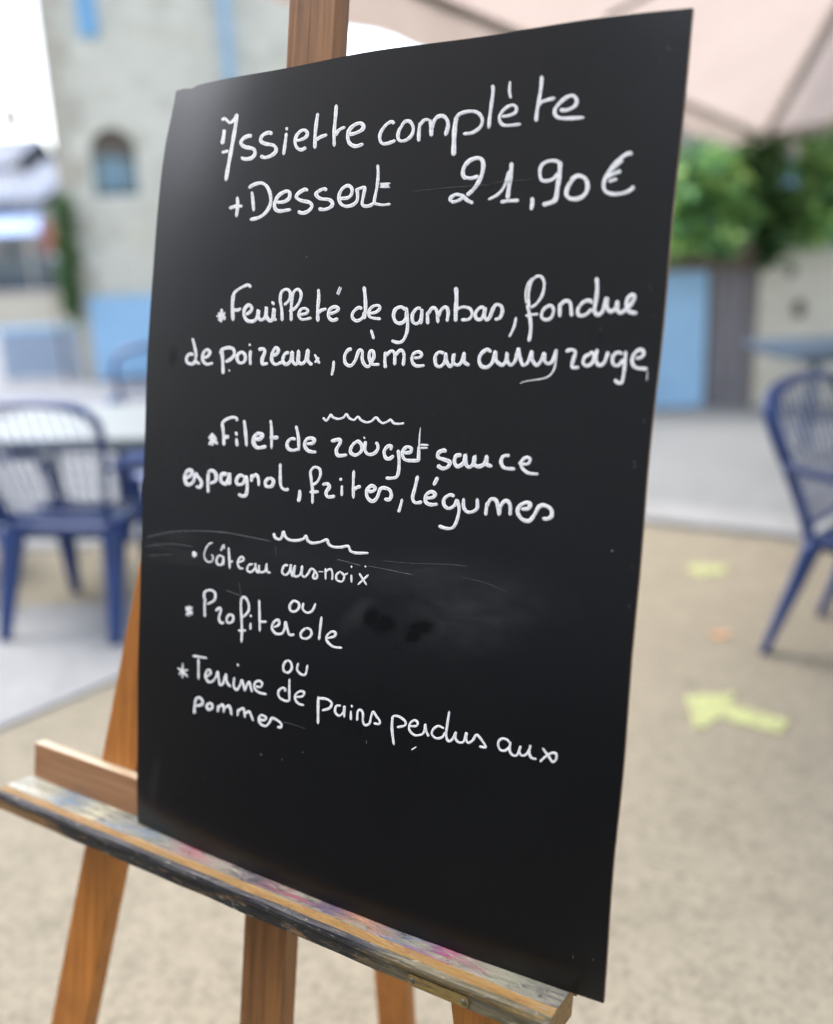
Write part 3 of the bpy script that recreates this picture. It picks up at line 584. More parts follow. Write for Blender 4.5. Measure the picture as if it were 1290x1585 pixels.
t = NT('smeared_paint'); v = t.coord(); sx = t.n('SeparateXYZ'); t.l(v, sx.inputs[0])
wob = t.noise(t.coord((11, 60, 60)), 1.0, 5, 0.75, 1.0); xx = t.math('ADD', sx.outputs[0], t.math('MULTIPLY', t.math('SUBTRACT', wob, 0.5), 0.16))
mr = t.n('MapRange'); t.l(xx, mr.inputs[0]); mr.inputs[1].default_value = -0.48; mr.inputs[2].default_value = 0.46
hue = t.ramp(mr.outputs[0], [(0.0, (.42, .42, .38)), (.08, (.36, .35, .26)), (.14, (.06, .12, .20)), (.20, (.40, .37, .24)), (.27, (.06, .11, .18)), (.34, (.10, .14, .19)), (.40, (.24, .02, .055)), (.46, (.27, .18, .16)), (.52, (.02, .02, .04)), (.60, (.20, .035, .06)), (.66, (.05, .03, .09)), (.72, (.30, .13, .06)), (.78, (.03, .08, .17)), (.84, (.22, .025, .09)), (.90, (.20, .20, .14)), (1.0, (.035, .03, .04))])
m1 = t.noise(t.coord((7, 75, 75), loc=(2, 3, 1)), 1.0, 6, 0.75, 1.4); m2 = t.noise(t.coord((45, 120, 120)), 1.0, 5, 0.8, 0.6); m3 = t.noise(t.coord((3, 30, 30), loc=(5, 1, 8)), 1.0, 4, 0.6)
ground_ = t.ramp(m3, [(0.3, (.10, .10, .072)), (0.5, (.18, .172, .125)), (0.7, (.24, .23, .18))])
c = t.mix(t.ramp(m1, [(0.44, 0.0), (0.52, 0.92)]), ground_, hue)
c = t.mix(t.ramp(m2, [(0.56, 0.0), (0.62, 0.9)]), c, (.018, .017, .022)); c = t.mix(t.ramp(m2, [(0.30, 0.7), (0.36, 0.0)]), c, (.36, .34, .27))
t.set(c, t.ramp(m2, [(0.3, 0.22), (0.7, 0.5)]), 0.5); t.bump(m2, 0.9, 0.004); m_shelf = t.m
m_ochre = paint_mat('ochre_wood', [(0.3, (0.15, 0.075, 0.02)), (0.5, (0.25, 0.14, 0.04)), (0.60, (0.22, 0.135, 0.05)), (0.66, (0.22, 0.065, 0.028)), (0.72, (0.03, 0.025, 0.02))], 1.3, (0.24, 0.19, 0.11), 0.66).m
def lip_mat(name, dark, worn, cover):
    t = paint_mat(name, [(0.3, dark), (0.5, [x * 1.6 + .004 for x in dark]), (0.62, dark), (0.72, (0.035, 0.038, 0.026))], 0.8, worn, cover, 0.30)
    # the bare left end and the olive right end of the lath
    c0 = t.b.inputs['Base Color'].links[0].from_socket
    sx = t.n('SeparateXYZ'); t.l(t.coord(), sx.inputs[0]); nz = t.noise(t.coord((6, 60, 60), loc=(1, 5, 2)), 1.0, 5, 0.7, 0.8)
    xx = t.math('ADD', sx.outputs[0], t.math('MULTIPLY', t.math('SUBTRACT', nz, 0.5), 0.35))
    mr = t.n('MapRange', interpolation_type='SMOOTHSTEP'); t.l(xx, mr.inputs[0]); mr.inputs[1].default_value = 0.20; mr.inputs[2].default_value = 0.27
    c = t.mix(t.math('MULTIPLY', mr.outputs[0], 0.9), c0, t.ramp(nz, [(0.30, (0.010, 0.010, 0.009)), (0.40, (0.075, 0.062, 0.03)), (0.50, (0.15, 0.125, 0.07)), (0.56, (0.05, 0.045, 0.03)), (0.62, (0.16, 0.105, 0.03)), (0.70, (0.018, 0.017, 0.02))]))
    fl = t.noise(t.coord((34, 210, 210), loc=(9, 2, 6)), 1.0, 4, 0.8, 0.5); fl2 = t.noise(t.coord((120, 160, 160), loc=(1, 7, 3)), 1.0, 3, 0.8)
    c = t.mix(t.ramp(fl, [(0.635, 0.0), (0.67, 0.85)]), c, (0.30, 0.27, 0.21)); c = t.mix(t.ramp(fl, [(0.33, 0.75), (0.37, 0.0)]), c, (0.16, 0.085, 0.035)); c = t.mix(t.ramp(fl2, [(0.66, 0.0), (0.70, 0.8)]), c, (0.24, 0.20, 0.16))
    t.l(c, t.b.inputs['Base Color']); return t
m_lip = lip_mat('black_lip_paint', (0.008, 0.008, 0.011), (0.17, 0.10, 0.045), 0.68).m
tl = lip_mat('black_lip_face', (0.006, 0.007, 0.007), (0.20, 0.11, 0.05), 0.59)
c0 = tl.b.inputs['Base Color'].links[0].from_socket; sx = tl.n('SeparateXYZ'); tl.l(tl.coord(), sx.inputs[0])
nz = tl.noise(tl.coord((7, 60, 60), loc=(4, 4, 1)), 1.0, 5, 0.7, 0.8)
xx = tl.math('ADD', sx.outputs[0], tl.math('MULTIPLY', tl.math('SUBTRACT', nz, 0.5), 0.22)); mr = tl.n('MapRange', interpolation_type='SMOOTHSTEP')
tl.l(xx, mr.inputs[0]); mr.inputs[1].default_value = -0.30; mr.inputs[2].default_value = -0.36
tl.l(tl.mix(mr.outputs[0], c0, tl.ramp(nz, [(0.3, (0.13, 0.065, 0.022)), (0.6, (0.24, 0.125, 0.045)), (0.75, (0.12, 0.12, 0.04))])), tl.b.inputs['Base Color'])
m_face = tl.m
prof = [(-0.0095, -0.012, 0), (-0.0095, -0.0005, 0), (0.010, -0.001, 0), (0.0365, -0.002, 1), (0.0385, -0.0035, 1), (0.0495, -0.004, 2), (0.0520, -0.0045, 2), (0.0550, -0.0075, 2), (0.0562, -0.0115, 2), (0.0555, -0.0155, 3), (0.0525, -0.0185, 3), (0.0515, -0.033, 3), (0.045, -0.0345, 3), (-0.0095, -0.0345, 3)]
bm = bmesh.new(); xs = np.linspace(-0.256, 0.668, 47); rows = []
for x in xs:
    rows.append([bm.verts.new(lc(x, v_ + 0.0004 * math.sin(x * 60 + w_ * 300) * (1 if k > 1 else 0), w_ + 0.0005 * math.sin(x * 37 + k))) for k, (w_, v_, _) in enumerate(prof)])
n = len(prof)
for i in range(len(xs) - 1):
    for k in range(n):
        f = bm.faces.new((rows[i][k], rows[i+1][k], rows[i+1][(k+1) % n], rows[i][(k+1) % n])); f.material_index = prof[k][2]
for rw in (rows[0], rows[-1][::-1]): bm.faces.new(rw).material_index = 1
tray = obj('tray', bm, [m_shelf, m_ochre, m_lip, m_face], ezl)
# maker's plate: an oblong brass plate with rounded ends and two screws
m_brass = paint_mat('worn_brass', [(0.3, (0.02, 0.017, 0.01)), (0.42, (0.12, 0.075, 0.015)), (0.55, (0.20, 0.13, 0.03)), (0.66, (0.05, 0.038, 0.018)), (0.75, (0.03, 0.026, 0.02))], 2.2, (0.035, 0.03, 0.022), 0.58, 0.35).m
bm = bmesh.new(); out = []
cxp, czp, hl, hr = 0.533, -0.0255, 0.040, 0.0068
for k in range(24):
    a = 2 * math.pi * k / 24; out.append((cxp + (hl - hr) * (1 if math.cos(a) > 0 else -1) + hr * math.cos(a), czp + hr * math.sin(a)))
lo = [bm.verts.new(lc(u, v_, 0.0515)) for u, v_ in out]; hi = [bm.verts.new(lc(u, v_, 0.0542)) for u, v_ in out]
bm.faces.new(hi)
for k in range(24): bm.faces.new((lo[k], lo[(k+1) % 24], hi[(k+1) % 24], hi[k]))
plate = obj('brass_plate', bm, m_brass, tray)
for s in (-1, 1):
    bm = bmesh.new(); c = lc(cxp + s * (hl - hr), czp, 0.0542); bmesh.ops.create_uvsphere(bm, u_segments=10, v_segments=6, radius=0.0032)
    bmesh.ops.scale(bm, vec=(1, 0.5, 1), verts=bm.verts[:]); bmesh.ops.translate(bm, vec=c, verts=bm.verts[:]); obj('screw', bm, plain('steel', (0.10, 0.095, 0.085), 0.45, metal=0.6), tray, smooth=True)

# ------------------------------------------------------------------ blue plastic chairs and white tables of the terrace
m_navy = plain('navy_plastic', (0.008, 0.034, 0.14), 0.34, 0.15, 4)
m_white = plain('white_plastic', (0.225, 0.25, 0.25), 0.4, 0.05, 4)
m_slate = plain('blue_grey_plastic', (0.07, 0.11, 0.17), 0.45, 0.1, 4)
def chair_meshes():
    """a stacking garden chair facing +y: seat, netted back, two armrests, four tapering legs; the origin is on the ground"""
    out = []
    # seat: a dished slab with a rolled front edge
    bm = bmesh.new(); N = 12; top = []; bot = []
    for j in range(N + 1):
        a = []; b = []
        for i in range(N + 1):
            x = -1 + 2 * i / N; y = -1 + 2 * j / N
            hw = 0.225 + 0.02 * y; X = x * hw; Y = y * 0.215 + 0.01
            if abs(x) > .8 and abs(y) > .8: X *= 0.985; Y *= 0.985
            Z = 0.435 - 0.014 * (1 - x*x) * (1 - y*y) - 0.02 * max(0, y - .7) / .3 + 0.012 * max(0, abs(x) - .8) / .2
            a.append(bm.verts.new((X, Y, Z))); b.append(bm.verts.new((X, Y, Z - 0.018)))
        top.append(a); bot.append(b)
    for j in range(N):
        for i in range(N):
            if not (2 <= i <= 9 and 3 <= j <= 8 and i % 2 == 0 and False):
                bm.faces.new((top[j][i], top[j][i+1], top[j+1][i+1], top[j+1][i])); bm.faces.new((bot[j][i], bot[j+1][i], bot[j+1][i+1], bot[j][i+1]))
    rim = [(0, i) for i in range(N + 1)] + [(j, N) for j in range(1, N + 1)] + [(N, i) for i in range(N - 1, -1, -1)] + [(j, 0) for j in range(N - 1, 0, -1)]
    low = {}
    for (j, i) in rim:
        c = bot[j][i].co; low[(j, i)] = bm.verts.new((c.x * 1.01, c.y * 1.01, c.z - 0.030))
    for k in range(len(rim)):
        p, q = rim[k], rim[(k+1) % len(rim)]
        bm.faces.new((top[q[0]][q[1]], top[p[0]][p[1]], low[p], low[q])); bm.faces.new((bot[p[0]][p[1]], bot[q[0]][q[1]], low[q], low[p]))
    out.append(('seat', bm))
    # back: an arched rail on two outward leaning stiles, a low cross rail and a fine net of slats
    bm = bmesh.new()
    def stile(s): return [(s * .205, -.20, .425), (s * .215, -.225, .52), (s * .245, -.27, .66), (s * .272, -.31, .78), (s * .265, -.335, .86), (s * .20, -.35, .905), (s * .10, -.357, .922), (0, -.359, .927)]
    path = stile(-1) + stile(1)[::-1][1:]
    tube(bm, path, [.020, .020, .020, .022, .027, .030, .030, .030, .030, .030, .027, .022, .020, .020, .020], 10, 4, squash=0.55)
    L = crom(stile(-1), 8); L = np.array(L)
    def at_h(z):
        k = np.argmin(abs(L[:, 2] - z)); return L[k]
    for z, r in ((.475, .018), (.60, .008), (.655, .008), (.71, .008), (.765, .008), (.54, .008)):
        p = at_h(z); tube(bm, [(p[0], p[1], z), (0, p[1] - .012, z), (-p[0], p[1], z)], r * (.55 if r < .01 else 1), 6, 4, squash=0.5)
    for k in range(-6, 7):
        x = k / 6.5; pts = []
        for z in (.475, .60, .71, .81, .905 - .03 * x * x):
            p = at_h(z) if z < .83 else at_h(.81); pts.append((-p[0] * x * (1 if z < .83 else .96), (p[1] if z < .83 else -.347) - .012 * (1 - x*x), z))
        tube(bm, pts, .0042, 6, 2, squash=0.5)
    out.append(('backrest', bm))
    for s in (-1, 1):
        bm = bmesh.new()
        tube(bm, [(s * .255, -.275, .675), (s * .278, -.20, .668), (s * .29, -.05, .655), (s * .287, .09, .645), (s * .272, .155, .615), (s * .25, .185, .54), (s * .232, .195, .43)], [.022, .027, .030, .030, .026, .022, .022], 10, 4, squash=0.45, side=(1, 0, 0.15))
        out.append(('armrest', bm))
    for s in (-1, 1):
        bm = bmesh.new(); tube(bm, [(s * .205, -.185, .43), (s * .212, -.225, .30), (s * .222, -.285, .12), (s * .226, -.325, .0)], [.052, .042, .031, .024], 8, 4, squash=0.62, side=(1, .3, 0)); out.append(('leg', bm))
        bm = bmesh.new(); tube(bm, [(s * .222, .19, .43), (s * .226, .205, .30), (s * .230, .225, .12), (s * .232, .235, .0)], [.052, .042, .031, .024], 8, 4, squash=0.62, side=(1, .3, 0)); out.append(('leg', bm))
    return out
proto = None
def place_chair(x, y, rz, label, mat=None):
    global proto
    if proto is None:
        proto = empty('plastic_chair')
        for nm, bm in chair_meshes(): mesh(nm, bm, m_navy, proto, smooth=True)
        c = proto
    else:
        c = proto.copy(); COL.objects.link(c)
        for ch in list(proto.children):
            k = ch.copy(); COL.objects.link(k); k.parent = c
    c.location = (x, y, 0); c.rotation_euler = (0, 0, rz)
    tag(c, label, 'chair', 'blue plastic terrace chairs'); return c
place_chair(-1.31, 3.72, R_(-10), 'navy blue plastic armchair seen from behind, pushed up to the white table')
place_chair(-0.72, 3.52, R_(38), 'navy blue plastic armchair half hidden by the left edge of the menu board')
place_chair(-1.28, 5.00, R_(190), 'navy blue plastic armchair on the far side of the white table')
place_chair(-2.22, 4.40, R_(-62), 'navy blue plastic armchair cut off by the left edge of the picture')
place_chair(1.57, 3.01, R_(-136), 'navy blue plastic armchair alone on the sandy ground to the right of the menu board')

def table(name, x, y, rz, lx, ly, h, mat, label, inset=0.0):
    t_ = empty(name, (x, y, 0), rz); bm = bmesh.new()
    rr = 0.07; pts = []
    for cx_, cy_, a0 in ((lx/2-rr, ly/2-rr, 0), (-lx/2+rr, ly/2-rr, 90), (-lx/2+rr, -ly/2+rr, 180), (lx/2-rr, -ly/2+rr, 270)):
        for k in range(6): a = R_(a0 + 18 * k); pts.append((cx_ + rr * math.cos(a), cy_ + rr * math.sin(a)))
    prism(bm, pts, h - 0.022, h); f = bm.faces.new([bm.verts.new((p[0], p[1], h - 0.022)) for p in pts][::-1])
    pin = [(p[0] * .93, p[1] * .90) for p in pts]; prism(bm, pin, h - 0.06, h - 0.0225)
    mesh('tabletop', bm, mat, t_)
    for sx_ in (-1, 1):
        for sy_ in (-1, 1):
            bm = bmesh.new(); tube(bm, [(sx_ * (lx/2 - .10 - inset), sy_ * (ly/2 - .09), h - .06), (sx_ * (lx/2 - .08 - inset), sy_ * (ly/2 - .07), .35), (sx_ * (lx/2 - .065 - inset), sy_ * (ly/2 - .055), 0)], [.03, .026, .02], 8, 3); mesh('leg', bm, mat, t_, smooth=True)
    return tag(t_, label, 'table')
table('plastic_table', -1.10, 4.16, R_(-5), 1.50, 0.86, 0.72, m_white, 'white plastic table among the blue chairs on the left')
pt = at_y(1250, 540, 5.6)
table('plastic_table', 2.75, 5.75, R_(4), 1.30, 0.8, 0.74, m_slate, 'blue-grey table standing behind the chair on the right', 0.36)

# ------------------------------------------------------------------ the stone house on the left
m_house = stone('pale_limestone', (0.54, 0.535, 0.44), (0.78, 0.77, 0.67), (0.70, 0.69, 0.60))
m_quoin = stone('ochre_quoin', (0.52, 0.48, 0.38), (0.56, 0.53, 0.45), (0.50, 0.48, 0.41), 0.6)
m_blue = plain('sky_blue_paint', (0.20, 0.46, 0.72), 0.55, 0.1, 5)
m_paleblue = plain('pale_blue_paint', (0.36, 0.62, 0.88), 0.55, 0.06, 5)
m_glassdk = plain('dim_glass', (0.17, 0.27, 0.31), 0.12, 0.5, 3)
m_dim = plain('dark_interior', (0.10, 0.085, 0.075), 0.9)
m_tile = plain('clay_tile', (0.40, 0.20, 0.13), 0.8, 0.25, 8)
HA = at_z(131, 590, 0); HDIR = Vector((1, 0.20, 0)).normalized(); hrz = math.atan2(HDIR.y, HDIR.x)
HN = np.array([-HDIR.y, HDIR.x, 0])
def hpt(x, y):
    p = at_plane(x, y, HA, HN) - HA; return (p.dot(HDIR), p.z)
house = empty('stone_house', HA, hrz); HL, HH, HD = hpt(508, 60)[0], 6.4, 6.0
tag(house, 'tall pale limestone house with a small arched window behind the left chairs', 'house')
ax0, az0 = hpt(147, 304); ax1, _ = hpt(217, 304); _, az1 = hpt(185, 197)
acx = (ax0 + ax1) / 2; ar = (ax1 - ax0) / 2
arch = [(ax0, az0), (ax1, az0)] + [(acx + ar * math.cos(R_(a)), az1 - ar + ar * math.sin(R_(a))) for a in range(0, 181, 15)]
wx0, wz0 = hpt(124, 62); wx1, _ = hpt(235, 62); win = [(wx0 + .18, wz0), (wx1, wz0), (wx1, wz0 + 1.25), (wx0 + .18, wz0 + 1.25)]
bm = bmesh.new(); holed(bm, [(0, 0), (HL, 0), (HL, HH), (0, HH)], [arch], 0, 0.22)
for q in (((0,0,0),(0,HD,0),(0,HD,HH),(0,0,HH)), ((HL,0,0),(HL,0,HH),(HL,HD,HH),(HL,HD,0)), ((0,HD,0),(HL,HD,0),(HL,HD,HH),(0,HD,HH)), ((0,0,HH),(0,HD,HH),(HL,HD,HH),(HL,0,HH))):
    bm.faces.new([bm.verts.new(p) for p in q])
wall = mesh('wall', bm, m_house, house)
bm = bmesh.new()                                   # corner stones of uneven length, a hand proud of the wall
z = 0.0; k = 0
while z < HH - 0.05:
    hgt = random.uniform(.24, .36); ln = (.30 if k % 2 else .17) + random.uniform(-.03, .03); box(bm, -.012, ln, -.012, .25, z + .006, min(HH, z + hgt - .006), bev=.008); z += hgt; k += 1
mesh('corner_stones', bm, m_quoin, wall)
w1 = empty('window', (0, 0, 0)) if False else None
bm = bmesh.new(); box(bm, ax0 - .01, ax1 + .01, .19, .21, az0 - .01, az0 + (az1 - az0) * .62); pane = mesh('window', bm, m_glassdk, house)
bm = bmesh.new(); box(bm, acx - .012, acx + .012, .165, .1895, az0 + .001, az0 + (az1 - az0) * .60); box(bm, ax0 + .002, acx - .0125, .165, .1895, az0 + .22, az0 + .245); box(bm, acx + .0125, ax1 - .002, .165, .1895, az0 + .22, az0 + .245); mesh('window_bar', bm, m_paleblue, pane)
bm = bmesh.new(); box(bm, ax0 - .01, ax1 + .01, .205, .225, az0 + (az1 - az0) * .62, az1 + .01); mesh('blind', bm, plain('taupe_blind', (.20, .175, .155), .9), house)
sx0, sz0 = hpt(124, 58); sx1, _ = hpt(153, 58)
bm = bmesh.new(); box(bm, sx0, sx1, -.045, -.004, sz0, sz0 + 1.3, bev=.004)
for k in range(8): box(bm, sx0 + .02, sx1 - .02, -.056, -.046, sz0 + .06 + k * .155, sz0 + .17 + k * .155)
mesh('shutter', bm, m_blue, house)
dx0, _ = hpt(341, 60); dx1, _ = hpt(359, 60); dxm = (dx0 + dx1) / 2
bm = bmesh.new(); tube(bm, [(dxm, -.075, HH - .05), (dxm, -.075, .12)], (dx1 - dx0) / 2, 12); mesh('downpipe', bm, plain('blue_zinc', (0.30, 0.47, 0.62), 0.5), house, smooth=True)
bm = bmesh.new()
for y0, y1, z0, z1 in ((-.35, HD / 2, HH, HH + .9), (HD + .35, HD / 2, HH, HH + .9)):
    hexa(bm, [(-.25, y0, z0), (HL + .25, y0, z0), (HL + .25, y1, z1), (-.25, y1, z1)], [(-.25, y0, z0 + .12), (HL + .25, y0, z0 + .12), (HL + .25, y1, z1 + .12), (-.25, y1, z1 + .12)])
mesh('roof', bm, m_tile, house)
px0, _ = hpt(141, 500); px1, _ = hpt(300, 500); _, pz1 = hpt(190, 457)
bm = bmesh.new(); n_ = 7
for k in range(n_): a = px0 + (px1 - px0) * k / n_; b = px0 + (px1 - px0) * (k + 1) / n_; box(bm, a + .003, b - .003, -.045, -.012, .03, pz1, bev=.003)
box(bm, px0 + .02, px1 - .02, -.012, -.002, .1, pz1 - .03); mesh('low_door', bm, m_paleblue, house)
# the climbing plant on the corner, and the low pale panel beside the house
def leaves(bm, pts, size, tone, rng=random):
    lay = bm.faces.layers.float.get('leaf_tone') or bm.faces.layers.float.new('leaf_tone')
    for p in pts:
        a = Vector((rng.gauss(0, 1), rng.gauss(0, 1), rng.gauss(0, .6))).normalized(); b = a.cross(Vector((rng.gauss(0, 1), rng.gauss(0, 1), rng.gauss(0, 1)))).normalized(); n_ = a.cross(b)
        s = size * rng.uniform(.6, 1.4); p = Vector(p)
        q = [p - a * s, p + b * s * .45 - a * .1 * s + n_ * .1 * s, p + a * s, p - b * s * .45 - a * .1 * s + n_ * .1 * s]
        f = bm.faces.new([bm.verts.new(x) for x in q]); f[lay] = max(0, min(1, tone(p) + rng.gauss(0, .27)))
m_leaf = leafmat('bright_leaf', (0.035, 0.125, 0.05), (0.24, 0.50, 0.19))
m_leafd = leafmat('dark_leaf', (0.025, 0.08, 0.024), (0.075, 0.18, 0.045))
m_bark = plain('bark', (0.14, 0.10, 0.07), 0.9, 0.3, 20)
def shrub(name, base, stems, clumps, n, size, mat, label, cat, group=None):
    s_ = empty(name, base); bm = bmesh.new()
    for st_, r in stems: tube(bm, [Vector(p) - Vector(base) for p in st_], [r * (1 - .6 * i / max(1, len(st_) - 1)) for i in range(len(st_))], 7, 4)
    mesh('stem', bm, m_bark, s_, smooth=True)
    bm = bmesh.new(); bm.faces.layers.float.new('leaf_tone')
    for (c, r, tone, frac) in clumps:
        pts = []
        for _ in range(int(n * frac)):
            d_ = Vector((random.gauss(0, 1), random.gauss(0, 1), random.gauss(0, 1)))*.62
            pts.append(Vector(c) - Vector(base) + Vector((d_.x * r[0], d_.y * r[1], d_.z * r[2])))
        leaves(bm, pts, size, lambda p, t_=tone: t_)
    mesh('foliage', bm, mat, s_, recalc=False)
    return tag(s_, label, cat, group)
hb = at_z(112, 598, 0); hb = Vector(HA) - HDIR * .16 - Vector((HN[0], HN[1], 0)) * .12
cl = []; Yc = hb.y
for (x, y, rx, rz_, tn) in ((95, 322, .075, .10, .35), (98, 350, .10, .16, .3), (101, 385, .11, .18, .45), (104, 420, .11, .18, .3), (107, 450, .10, .16, .35), (111, 478, .06, .12, .3)):
    cl.append((at_y(x, y, Yc), (rx, .10, rz_), tn, .18))
shrub('climbing_plant', (hb.x, hb.y, 0), [([(hb.x, hb.y, 0), (hb.x - .02, hb.y, .6), (hb.x - .03, hb.y, 1.2), (hb.x - .05, hb.y, 1.75)], .022)], cl, 1500, .035, m_leafd, 'narrow dark green climbing plant at the left corner of the stone house', 'plant')
pA = at_z(8, 592, 0); pB = at_z(128, 588, 0)
pd = (pB - pA).normalized(); pnl = empty('low_partition', pA, math.atan2(pd.y, pd.x)); plen = (pB - pA).length; ptop = at_y(60, 512, pA.y).z
m_gb = plain('grey_blue_paint', (0.31, 0.39, 0.50), 0.6, 0.06, 5)
bm = bmesh.new(); n_ = 6
for k in range(n_): box(bm, plen * k / n_ + .003, plen * (k+1) / n_ - .003, 0, .025, .04, ptop, bev=.003)
mesh('board_panel', bm, m_gb, pnl)
bm = bmesh.new(); box(bm, -.02, plen + .02, -.02, .045, ptop + .002, ptop + .05, bev=.006); mesh('top_rail', bm, m_paleblue, pnl)
for a in (0.03, plen - .08): bm = bmesh.new(); box(bm, a, a + .05, .0255, .075, 0, ptop, bev=.004); mesh('post', bm, m_gb, pnl)
tag(pnl, 'low grey-blue boarded partition left of the stone house corner', 'partition')

# ------------------------------------------------------------------ far left: the street beyond the house
m_cream = plain('cream_render', (0.36, 0.335, 0.29), 0.9, 0.08, 2)
lwA = at_z(-60, 506, 0); lwB = at_z(112, 502, 0); ld_ = (lwB - lwA).normalized()
lw = empty('low_stone_wall', lwA, math.atan2(ld_.y, ld_.x)); ln = (lwB - lwA).length
bm = bmesh.new(); box(bm, -3, ln, 0, .3, 0, .60); mesh('wall', bm, m_quoin, lw); bm = bmesh.new(); box(bm, -3.02, ln + .03, -.03, .33, .603, .68, bev=.02); mesh('coping', bm, m_cream, lw)
tag(lw, 'low ochre stone wall across the street, in front of the parked car', 'wall')
# parked car, seen above the wall
cp = at_y(38, 430, 23.5); car = empty('parked_car', (cp.x, 23.5, 0), R_(4))
m_car = plain('dark_blue_car_paint', (0.05, 0.075, 0.11), 0.3, 0.2, 2); m_cg = plain('car_glass', (0.10, 0.14, 0.16), 0.08, 0.2, 2)
bm = bmesh.new(); side = [(-2.0, .32), (-2.05, .75), (-1.75, .92), (-1.05, 1.0), (-.55, 1.42), (.75, 1.45), (1.45, 1.02), (2.0, .92), (2.08, .60), (2.0, .32)]
A = [bm.verts.new((x, -.84, z)) for x, z in side]; B = [bm.verts.new((x, .84, z)) for x, z in side]
bm.faces.new(A); bm.faces.new(B[::-1])
for i in range(len(side)): j = (i+1) % len(side); bm.faces.new((A[i], B[i], B[j], A[j]))
bmesh.ops.bevel(bm, geom=bm.edges[:], offset=.06, segments=2, affect='EDGES'); mesh('body', bm, m_car, car, smooth=False)
for s in (-1, 1):
    bm = bmesh.new(); P = [(-.92, 1.03), (-.5, 1.36), (.68, 1.38), (1.2, 1.05)]; lo = [bm.verts.new((x, s * .835, z)) for x, z in P]; hi = [bm.verts.new((x, s * .848, z)) for x, z in P]; bm.faces.new(hi)
    for i in range(4): bm.faces.new((lo[i], lo[(i+1) % 4], hi[(i+1) % 4], hi[i]))
    mesh('side_window', bm, m_cg, car)
    for x in (-1.3, 1.3):
        bm = bmesh.new(); tube(bm, [(x, s * .68, .32), (x, s * .86, .32)], .32, 20); wh = mesh('wheel', bm, plain('tyre', (0.02, 0.02, 0.02), .8), car); bm = bmesh.new(); tube(bm, [(x, s * .85, .32), (x, s * .875, .32)], .19, 14); mesh('rim', bm, plain('rim_metal', (.4, .4, .42), .3, metal=.8), wh)
tag(car, 'dark blue-grey parked car behind the low ochre wall at the far left', 'car')
def far_house(Y, x0, x1, ytop, depth, rh, matw, matr, label, wins):
    a = at_y(x0, ytop, Y); b = at_y(x1, ytop, Y); L_ = b.x - a.x; h = max(a.z, b.z)
    hs = empty('far_house', (a.x, Y, 0)); holes = []
    for (u0, u1, z0, z1) in wins: holes.append([(u0 * L_, z0), (u1 * L_, z0), (u1 * L_, z1), (u0 * L_, z1)])
    bm = bmesh.new(); holed(bm, [(0, 0), (L_, 0), (L_, h), (0, h)], holes, 0, .15)
    for q in (((0,0,0),(0,depth,0),(0,depth,h),(0,0,h)), ((L_,0,0),(L_,0,h),(L_,depth,h),(L_,depth,0)), ((0,depth,0),(L_,depth,0),(L_,depth,h),(0,depth,h))): bm.faces.new([bm.verts.new(p) for p in q])
    mesh('wall', bm, matw, hs)
    for (u0, u1, z0, z1) in wins: bm = bmesh.new(); box(bm, u0 * L_ - .01, u1 * L_ + .01, .12, .14, z0 - .01, z1 + .01); mesh('window', bm, m_glassdk, hs)
    bm = bmesh.new(); e = .3
    for ya, yb in ((-e, depth / 2), (depth + e, depth / 2)):
        hexa(bm, [(-e, ya, h - .02), (L_ + e, ya, h - .02), (L_ + e, yb, h + rh), (-e, yb, h + rh)], [(-e, ya, h + .12), (L_ + e, ya, h + .12), (L_ + e, yb, h + rh + .14), (-e, yb, h + rh + .14)])
    mesh('roof', bm, matr, hs); return tag(hs, label, 'house')
m_slateroof = plain('slate_roof', (0.085, 0.115, 0.175), 0.6, 0.15, 3)
far_house(27, -90, 52, 322, 6, .9, m_cream, m_slateroof, 'small cream house with a grey-blue slate roof and a pale blue awning, far left', [(.62, .74, 1.1, 1.9)])
far_house(33, 44, 92, 292, 5, .9, plain('grey_render', (0.27, 0.30, 0.36), .9), m_slateroof, 'narrow blue-grey house between the cream house and the tall stone house', [(.3, .6, 2.2, 3.2)])
far_house(46, -160, 12, 268, 8, 1.6, plain('tan_render', (0.42, 0.38, 0.36), .9), m_slateroof, 'tan house farther off with a slate roof rising above the awning at the left edge', [(.80, .90, 3.4, 4.6)])
# awning on the cream house
a0 = at_y(-40, 334, 26.95); a1 = at_y(62, 330, 26.95); b0 = at_y(-40, 366, 25.8); b1 = at_y(62, 362, 25.8)
aw = empty('awning', (a0.x, 26.9, 0)); off = Vector((a0.x, 26.9, 0)); bm = bmesh.new()
hexa(bm, [a0 - off, a1 - off, b1 - off, b0 - off], [p - off + Vector((0, 0, .05)) for p in (a0, a1, b1, b0)]); mesh('canvas', bm, plain('lilac_blue_canvas', (0.42, 0.55, 0.85), .8), aw)
for p in (b0, b1): bm = bmesh.new(); tube(bm, [p - off + Vector((0, .02, -.03)), Vector((p.x, 26.95, p.z + .0)) - off], .025, 6); mesh('arm', bm, m_slate, aw)
tag(aw, 'pale lilac-blue awning over the front of the cream house', 'awning')
p = at_y(76, 372, 25.0); sg = empty('shop_banner', (p.x, 25.0, 0)); bm = bmesh.new(); box(bm, -.17, .17, -.02, .02, p.z - .62, p.z + .42, bev=.008); mesh('cloth', bm, plain('faded_red_cloth', (0.50, 0.13, 0.10), .8, .3, 3), sg)
bm = bmesh.new(); tube(bm, [(-.20, 0, 0), (-.20, 0, p.z + .5), (.19, 0, p.z + .5)], .02, 8); mesh('pole', bm, m_slate, sg); tag(sg, 'faded red upright banner next to the climbing plant', 'banner')
